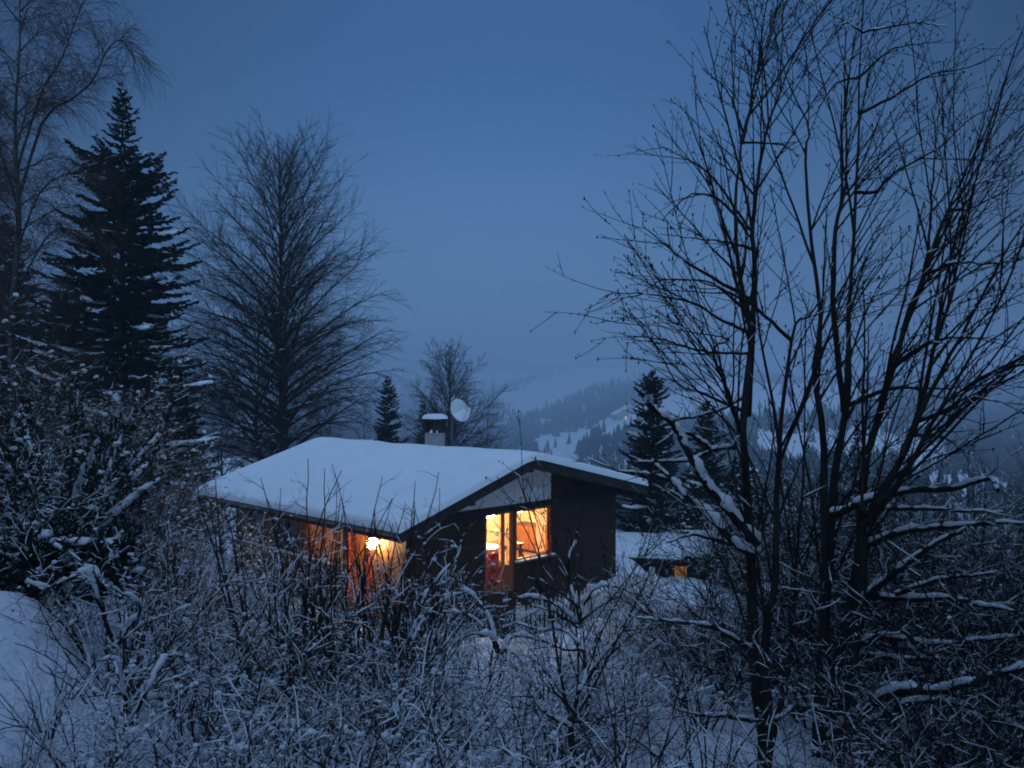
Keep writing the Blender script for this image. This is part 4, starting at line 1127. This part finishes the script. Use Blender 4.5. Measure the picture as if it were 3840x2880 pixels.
# ------------------------------------------------------------------ shrubs
def shrub_kind(seed, h, stems, spread, mat, th, cover, dens=1.0, blob=None, up=(.03, -.04), l2=.42, smat=None):
    """a shrub at the origin; returns list of (part name, mesh)"""
    pl = Plant(seed); rng = pl.rng; st = []
    for k in range(stems):
        a = 2*math.pi*k/stems + rng.uniform(-.4, .4); tl = spread*math.sqrt(rng.random())*1.1
        d = Vector((math.cos(a)*math.sin(tl), math.sin(a)*math.sin(tl), math.cos(tl)))
        Lk = h*rng.uniform(.65, 1.15)/max(.55, math.cos(tl*.8))
        p = Vector((math.cos(a), math.sin(a), 0))*rng.uniform(.02, .16)*h*.3; p.z = -.12
        st.append(pl.add(limb(p, d, Lk, 14, rng, .12, up[0], up[1]), taper(14, .006+.0055*h*rng.uniform(.7, 1.2), .003), 0))
    s1 = pl.children(st, lambda q: q*5.5*dens, R_(48), -l2, .006, 10, 1, .25, (.04, -.06), .12, .98, .1, .5, .003)
    s2 = pl.children(s1, lambda q: q*7*dens, R_(50), -.5, .0040, 8, 2, .24, (.05, -.04), .12, .98, .1, .4, .0022)
    pl.children(s2, lambda q: q*8*dens, R_(50), -.5, .0028, 6, 3, .26, (.04, 0), .15, .98, .1, .3, .0018)
    return pl, dict(th=th, cover=cover, blob=blob, mat=mat, smat=smat or 'bark')

def place_kind(kind, name, label, cat, loc, rz, sc, group):
    """first use builds the meshes, later uses copy them"""
    K_ = KINDS[kind]
    if K_.get('root') is None:
        pl, d = shrub_kind(*K_['args'], **K_['kw'])
        e = empty(name, (0, 0, 0)); K_['root'] = e
        plant_parts(pl, e, [("stems", M[d['smat']], (0,), 5), ("twigs", M[d['mat']], (1, 2, 3), 3)],
                    dict(levels=(0, 1, 2), th=d['th'], cover=d['cover'], minh=.22, step=.06, sides=4), d['blob'])
    else:
        e = copy_tree(K_['root'])
        e.name = name
    e.location = loc; e.rotation_euler = (0, 0, rz); e.scale = (sc, sc, sc*K_.get('zs', 1))
    for k in ('label', 'category', 'group'):
        if k in e: del e[k]
    tag(e, label, cat, group)
    return e

KINDS = {
 'bush':   dict(args=(101, 1.5, 16, .95, 'twig', .0054, .50), kw=dict(blob=(.42, .007, .028, (1, 2)))),
 'bush2':  dict(args=(102, 1.7, 14, .80, 'twig_red', .0054, .48), kw=dict(blob=(.36, .007, .030, (1, 2)))),
 'bushlow': dict(args=(103, 1.0, 18, 1.15, 'twig', .009, .62), kw=dict(blob=(.55, .008, .045, (0, 1, 2)))),
 'whip':   dict(args=(104, 2.2, 17, .38, 'twig_dark', .004, .20), kw=dict(dens=.40, l2=.22, up=(.04, .03))),
 'thin':   dict(args=(105, 2.0, 9, .55, 'twig_dark', .0045, .35), kw=dict(dens=.6, blob=(.06, .010, .03, (1, 2)))),
 'tall':   dict(args=(106, 4.2, 13, .55, 'twig_red', .007, .22), kw=dict(dens=.85, blob=(.08, .025, .07, (1, 2)))),
 'tall2':  dict(args=(107, 3.6, 14, .75, 'twig', .009, .36), kw=dict(dens=.90, blob=(.11, .025, .08, (1, 2)))),
 'dark':   dict(args=(108, 2.8, 15, .85, 'twig_dark', .0045, .32), kw=dict(dens=.95, blob=(.04, .010, .03, (1, 2)))),
}
G1 = "snow laden shrubs filling the slope below the camera"
def put_shrub(kind, u, y, sc, label, group=G1, seed=None, name="shrub", cat="shrub"):
    p = on_ground(u, y); rg = random.Random(int(u*7+y*131))
    place_kind(kind, name, label, cat, p, rg.uniform(0, 6.28), sc*rg.uniform(.93, 1.07), group)

c10 = lambda x, y: (x*.6027/3.75, (1880+.6027*y)/3.75)
def bent_shrub(u, y, lst, label, seed):
    B = on_ground(u, y); e = empty("bent_shrub", B); tag(e, label, "shrub")
    snowy_limbs(e, B, [(pp, (y, y+dy), w0, w1, th) for pp, dy, w0, w1, th in lst], seed)
bent_shrub(195, 6.0, [([c10(720, 900), c10(690, 800), c10(620, 620), c10(560, 450), c10(440, 475), c10(300, 535), c10(175, 500)], -.4, 6, 3, .045),
                      ([c10(720, 900), c10(780, 760), c10(760, 600), c10(660, 515), c10(590, 430), c10(440, 330), c10(330, 260)], .5, 6, 3, .04),
                      ([c10(725, 900), c10(800, 800), c10(880, 660), c10(800, 590), c10(690, 520)], -.6, 5, 3, .045),
                      ([c10(730, 900), c10(900, 760), c10(1050, 700), c10(1200, 640)], .3, 4, 2, .03)], "snow laden shrub with boughs bent over beside the dark evergreen", 71)
bent_shrub(215, 4.6, [([c10(800, 1420), c10(790, 1240), c10(745, 1050), c10(700, 970), c10(620, 990)], -.3, 6, 3, .05),
                      ([c10(800, 1420), c10(880, 1270), c10(960, 1210), c10(1060, 1250)], .3, 6, 3, .05),
                      ([c10(800, 1420), c10(720, 1340), c10(640, 1290), c10(560, 1330)], -.2, 5, 3, .045),
                      ([c10(810, 1420), c10(960, 1100), c10(1050, 960), c10(1180, 970)], .4, 5, 3, .04)], "snow heaped shrub with thick drooping boughs at the bottom left", 72)
bent_shrub(505, 8.6, [([c9(1460, 1000), c9(1420, 860), c9(1340, 820), c9(1240, 830)], -.4, 5, 3, .05),
                      ([c9(1460, 1000), c9(1500, 860), c9(1580, 830), c9(1680, 850)], .3, 5, 3, .05),
                      ([c9(1460, 1000), c9(1400, 760), c9(1340, 640), c9(1260, 560), c9(1180, 545)], .2, 5, 2, .04),
                      ([c9(1460, 1000), c9(1380, 820), c9(1250, 700), c9(1100, 680)], -.3, 4, 2, .035)], "snow clotted shrub with bowed boughs below the glazed gable door", 73)
bent_shrub(395, 9.0, [([c9(900, 860), c9(960, 640), c9(1060, 480), c9(1180, 350), c9(1215, 240)], .3, 4, 2, .035),
                      ([c9(900, 860), c9(880, 680), c9(800, 560), c9(720, 550)], -.3, 4, 2, .04),
                      ([c9(905, 860), c9(1000, 700), c9(1120, 600), c9(1240, 560)], .4, 4, 2, .035)], "snow tipped shrub with slanting boughs below the near corner of the chalet", 74)

#SHRUBS
SH = [
 # near, bottom of the picture, left to right
 ('bushlow', 95, 4.3, .62, "low snow heaped bush at the bottom left beside the snowy path"),
 ('bushlow', 175, 4.0, .70, "rounded snow plastered bush at the bottom, second from the path"),
 ('bush', 262, 4.6, .62, "dense snowy bush at the bottom left of centre"),
 ('bushlow', 340, 4.2, .75, "spreading snowy bush at the bottom between path and centre"),
 ('bush', 425, 4.8, 0.48, "snow crusted bush at the bottom just left of centre"),
 ('bushlow', 500, 4.4, .66, "low snowy bush at the bottom centre left of the forked sapling"),
 ('thin', 640, 5.0, .62, "thin twiggy shrub over bare snow right of the forked sapling"),
 ('thin', 705, 5.3, .60, "sparse dark shrub over bare snow left of the slim stems"),
 # second rank
 ('bush2', 120, 6.2, .80, "snowy bush beside the path below the dark yew"),
 ('bush', 200, 6.6, .92, "tangled snowy bush left of the lamp lit snow"),
 ('bush2', 290, 7.0, 0.62, "tangled snowy bush in front of the lamp lit snow"),
 ('bush', 365, 6.8, .95, "snowy bush below the red side door"),
 ('bush2', 440, 7.2, 0.55, "snowy bush below the near corner of the chalet"),
 ('bushlow', 520, 7.0, .95, "broad snow clotted bush below the glazed gable door"),
 ('bushlow', 612, 7.8, .85, "broad snow clotted bush below the picket fence"),
 ('thin', 700, 7.6, .7, "thin shrub with snowy tips left of the slim stems, below the fence end"),
 # third rank, in front of the house
 ('bush2', 160, 9.0, 1.02, "tall snowy bush behind the path, left of the lit yard"),
 ('bush', 235, 9.6, 0.66, "snowy bush in front of the dark side windows"),
 ('bush2', 310, 9.8, 1.02, "upright snowy bush in front of the orange framed side window"),
 ('bush', 385, 10.0, 0.99, "upright snowy bush in front of the outdoor lamp"),
 ('bush2', 455, 10.2, 0.62, "snowy bush reaching up beside the near corner of the chalet"),
 ('bush', 520, 10.8, 0.36, "snowy bush at the foot of the glazed gable door"),
 ('bushlow', 590, 11.0, 0.45, "snow capped bush in front of the middle of the picket fence"),
 ('bush', 655, 11.5, 0.40, "snow capped bush at the right end of the picket fence"),
 ('whip', 275, 8.6, 1.22, "bundle of tall straight shoots in front of the left part of the roof"),
 ('whip', 365, 8.8, 1.22, "bundle of tall straight shoots in front of the middle of the roof"),
 ('whip', 420, 9.4, 1.10, "bundle of thin shoots in front of the lower roof corner"),
 ('bush2', 215, 12.5, 1.02, "snowy bush close to the far end of the side wall"),
 ('bush', 290, 13.5, 0.75, "low snowy bush close under the side windows"),
 ('bush2', 440, 14.0, 0.62, "low bush close to the near corner of the chalet"),
 ('bush2', 262, 11.4, .98, "twiggy snow dusted bush between the dark and the orange framed side windows"),
 ('bush', 345, 11.8, .98, "twiggy snow dusted bush right in front of the red side door"),
 ('bush2', 180, 11.6, 1.15, "snow dusted bush left of the far end of the side wall"),
 ('thin', 545, 9.2, .62, "sparse shrub with forked twigs in front of the picket fence"),
 ('thin', 492, 9.6, .72, "sparse shrub with forked twigs left of the glazed gable door"),
 ('thin', 600, 9.8, .70, "sparse shrub in front of the right end of the picket fence"),
 ('whip', 318, 9.2, 1.12, "bundle of thin straight shoots between the orange window and the side door"),
 ('whip', 395, 9.9, 1.12, "bundle of thin straight shoots beside the outdoor lamp"),
 ('thin', 50, 4.6, .30, "small sprig sticking out of the snowy path"),
 ('thin', 22, 3.9, .22, "tiny sprig in the snow at the bottom left corner"),
 ('bush', 585, 6.6, .55, "low tangled bush behind the forked sapling"),
 ('dark', 640, 15.0, .40, "dark snow flecked bush below the right corner of the chalet"),
 ('bush2', 668, 16.0, .52, "snow dusted bush right of the chalet, in front of the lower cabin"),
 ('dark', 618, 13.5, .36, "low dark bush between the fence end and the right corner of the chalet"),
 ('bush', 694, 18.5, .36, "snow dusted bush in front of the amber lit cabin"),
 ('bush2', 640, 9.8, .62, "snow dusted bush right of the forked sapling, below the chalet corner"),
 # left thicket
 ('tall', 30, 12.0, 0.70, "tall snow covered thicket shrub at the left picture edge"),
 ('tall2', 95, 13.0, 0.70, "tall snow covered shrub in front of the big spruce"),
 ('tall', 165, 14.5, 0.75, "tall brown twigged shrub right of the big spruce"),
 ('tall2', 205, 17.0, 0.70, "brown twigged shrub left of the far roof corner"),
 ('tall', 130, 11.5, .70, "brown twigged shrub between the dark evergreen and the side wall"),
 ('tall', 5, 14.5, 1.0, "tall brown shrub at the left picture edge below the birch"),
 ('tall', 60, 16.0, 0.94, "tall brown thicket shrub below the birch"),
 ('tall2', 125, 18.0, 0.94, "brown thicket shrub at the foot of the big spruce"),
 ('bush2', 20, 8.5, 0.94, "snowy bush behind the upper end of the path at the left edge"),
 # right
 ('dark', 745, 9.0, .85, "dark snowy shrub behind the slim stems"),
 ('dark', 810, 8.2, .80, "dark tangled shrub between the two stem clumps"),
 ('dark', 880, 8.0, .85, "dark tangled shrub right of the thick stem clump"),
 ('dark', 950, 7.4, .90, "dark tangled shrub under the long snowy limbs at right"),
 ('dark', 1015, 7.0, .95, "dark tangled shrub at the right picture edge, nearest the camera"),
 ('dark', 705, 12.0, .42, "dark shrub in front of the low lit cabin"),
 ('dark', 765, 13.0, .55, "dark shrub in front of the small shed"),
 ('dark', 850, 12.0, 1.1, "dark shrub behind the thick stem clump"),
 ('dark', 930, 11.5, 1.2, "dark shrub behind the long snowy limbs at right"),
 ('dark', 1010, 11.0, 1.25, "dark shrub at the right picture edge, farther back"),
 ('tall2', 860, 19.0, .95, "tall snowy shrub on the slope behind the stem clumps"),
 ('tall2', 960, 18.0, 1.05, "tall snowy shrub on the slope at far right"),
 ('tall', 1040, 17.0, 1.0, "tall brown shrub on the slope at the right picture edge"),
 ('tall2', 745, 23.0, .85, "snowy shrub on the slope below the right hand spruces"),
 ('dark', 845, 22.0, 1.0, "dark bush on the slope just above the small shed"),
 ('dark', 880, 24.0, 1.5, "dark bush on the slope behind the tall snowy shrub"),
 ('dark', 945, 26.0, 1.6, "dark bush far down the slope at right"),
 ('dark', 1010, 23.0, 1.5, "dark bush far down the slope at the right picture edge"),
 ('tall', 915, 29.0, 1.1, "brown shrub far down the slope behind the long snowy limbs"),
 ('tall', 985, 31.0, 1.2, "brown shrub at the foot of the slope at far right"),
 ('tall', 840, 33.0, 1.0, "brown shrub at the foot of the slope behind the thick stem clump"),
 ('dark', 905, 5.2, .62, "low dark shrub at the bottom right of the thick stem clump"),
 ('dark', 990, 4.9, .62, "low dark shrub in the bottom right corner"),
]
for s_ in SH: put_shrub(*s_)

# low yew, dark under its snow, by the path
def yew(u, y, label, seed, w=1.0, h=1.3):
    p = on_ground(u, y); e = empty("yew_bush", p); tag(e, label, "yew bush"); rng = random.Random(seed); pl = Plant(seed); st = []
    for k in range(26):
        a = rng.uniform(0, 6.28); el = rng.uniform(.25, 1.35)
        st.append(pl.add(limb((0, 0, .05), (math.cos(a)*math.cos(el), math.sin(a)*math.cos(el), math.sin(el)), (w*math.cos(el)+h*math.sin(el))*rng.uniform(.7, 1.1), 9, rng, .08, 0, -.06), taper(9, .018, .004), 0))
    NV, NQ, CL = [], [], []
    for pts, r in st:
        for i in range(240):
            f = .25+.75*rng.random(); q, t = sample(pts, min(.999, f)); dv = (t*.7 + rdir(rng)*.8).normalized(); ln = rng.uniform(.06, .15); nn = dv.cross(rdir(rng)).normalized()*ln*.14
            q = q + rdir(rng)*.10; b = len(NV); NV += [q, q+dv*ln*.5+nn, q+dv*ln, q+dv*ln*.5-nn]; NQ.append((b, b+1, b+2, b+3))
            if rng.random() < .012: CL.append((q+Vector((0, 0, .05)), rng.uniform(.03, .09)))
    v, q = tubes([(a, b) for a, b, c in pl.p], 4); mesh_np("branches", v, q, None, M['bark'], e)
    mesh_np("foliage", np.array([tuple(x) for x in NV]), NQ, None, M['needles'], e, smooth=False)
    sn = snow_on(st, rng, .035, .8, minh=.2, width=1.3, step=.1); v, q = tubes(sn, 5); v2, t2 = blobs(CL, rng, .5)
    mesh_np("snow", np.concatenate([v, v2]), q, t2+len(v), M['twig_snow'], e)
yew(62, 9.5, "dark evergreen bush with snow on its boughs left of the thicket, above the path", 61, 1.25, 1.75)
yew(58, 6.7, "small dark evergreen bush hollow under snow beside the path", 62, .55, .45)

# tangle of undergrowth that nobody could count: one object
def undergrowth():
    rng = random.Random(77); nr = np.random.RandomState(77); protos = []
    for k in range(4):
        pl, d = shrub_kind(200+k, .9, 9, 1.0, 'twig', .012, 1.0, dens=.75)
        tv_, tq_ = tubes([(p, r) for p, r, lv in pl.p], 3)
        sv_, sq_ = tubes(snow_on([(p, r) for p, r, lv in pl.p if lv < 3], pl.rng, .0055, .5, minh=.2, step=.07), 4)
        protos.append((tv_, tq_, sv_, sq_))
    A_, Aq, B_, Bq_ = [], [], [], []; na = nb = 0
    n = 0
    while n < 150:
        y = nr.uniform(3.6, 16); u = nr.uniform(60, 1010)
        if u > 600 and u < 760 and y < 7.2: continue
        if u < 110 and y < 8: continue
        if (220 < u < 300 and 6.5 < y < 16) or (425 < u < 535 and 6.5 < y < 14.5): continue
        p = on_ground(u, y); lp = (p - HB); lx = lp.x*Ce + lp.y*Se; ly = -lp.x*Se + lp.y*Ce
        if lx > WL-.9 and ly > -.4: continue
        n += 1
        tv_, tq_, sv_, sq_ = protos[n % 4]; a = nr.uniform(0, 6.28); s = nr.uniform(.55, 1.15) * (.5 if (470 < u < 650 and y > 7.5) else 1.0)
        Rm = np.array([[math.cos(a)*s, -math.sin(a)*s, 0], [math.sin(a)*s, math.cos(a)*s, 0], [0, 0, s]])
        off = np.array(tuple(p))
        A_.append(tv_ @ Rm.T + off); Aq.append(tq_+na); na += len(tv_); B_.append(sv_ @ Rm.T + off); Bq_.append(sq_+nb); nb += len(sv_)
    va = np.concatenate(A_); vb = np.concatenate(B_)
    o = mesh_np("undergrowth", np.concatenate([va, vb]), np.concatenate(Aq + [q+len(va) for q in Bq_]), None, M['twig'])
    o.data.materials.append(M['twig_snow'])
    nf = sum(len(q) for q in Aq); mi = np.zeros(len(o.data.polygons), np.int32); mi[nf:] = 1
    o.data.polygons.foreach_set("material_index", mi)
    tag(o, "snowy tangle of brambles and suckers between the shrubs", "undergrowth", kind='stuff')
undergrowth()

# unseen woods added behind and beside the viewpoint to shade the near slope
def woods():
    nr = np.random.RandomState(9); tv, tt = [], []; b = 0; P = []
    for k in range(46): P.append((nr.uniform(-15, 17), nr.uniform(-12, -3.2), nr.uniform(9, 14)))
    for k in range(26):
        y = nr.uniform(-3, 11); P.append((-(.70*max(y, 0) + 3.6) - abs(nr.normal(0, 1.6)), y, nr.uniform(6, 10)))
    for k in range(26):
        y = nr.uniform(-3, 10); P.append(((.70*max(y, 0) + 4.0) + abs(nr.normal(0, 1.6)), y, nr.uniform(6, 10)))
    for x, y, h in P:
        w = min(h*.2, 1.6); z = gz(x, y); nl_ = 22
        for j in range(nl_):
            g = j/nl_; z0 = h*(.03 + .93*g); wr = w*(1-g)**.85 + .08; n = 18
            a = np.arange(n)*2*math.pi/n + nr.uniform(0, 1); r = wr*np.where(np.arange(n) % 2, .45, 1.1)*nr.uniform(.75, 1.2, n)
            ring = np.stack([x + r*np.cos(a), y + r*np.sin(a), z + z0 - .28*r*nr.uniform(.5, 1.3, n)], -1)
            tv.append(np.concatenate([ring, [[x, y, z + z0 + h*.055]]]))
            for i in range(n): tt.append((b+i, b+(i+1) % n, b+n))
            b += n+1
    o = mesh_np("woods", np.concatenate(tv), None, tt, M['needles'], smooth=False)
    tag(o, "unseen spruce woods added around the viewpoint to shade the near slope", "forest", kind='stuff')
woods()

# ------------------------------------------------------------------ haze over the valley
bpy.context.view_layer.update()
zlow = float(hz.min()) - 1.0
HT = 100.0
MB().box((-9000, -40, min(zlow, -60)), (9000, 2450, HT)).build("haze", bpy.data.materials.new("haze_air"))
ho = bpy.data.objects["haze"]; tag(ho, kind='stuff')
hm = ho.data.materials[0]; hm.use_nodes = True; n_ = hm.node_tree
n_.nodes.remove(n_.nodes["Principled BSDF"])
pv = n_.nodes.new("ShaderNodeVolumePrincipled"); pv.inputs["Color"].default_value = (.66, .77, .88, 1); pv.inputs["Density"].default_value = .0014
n_.links.new(pv.outputs[0], n_.nodes["Material Output"].inputs["Volume"])
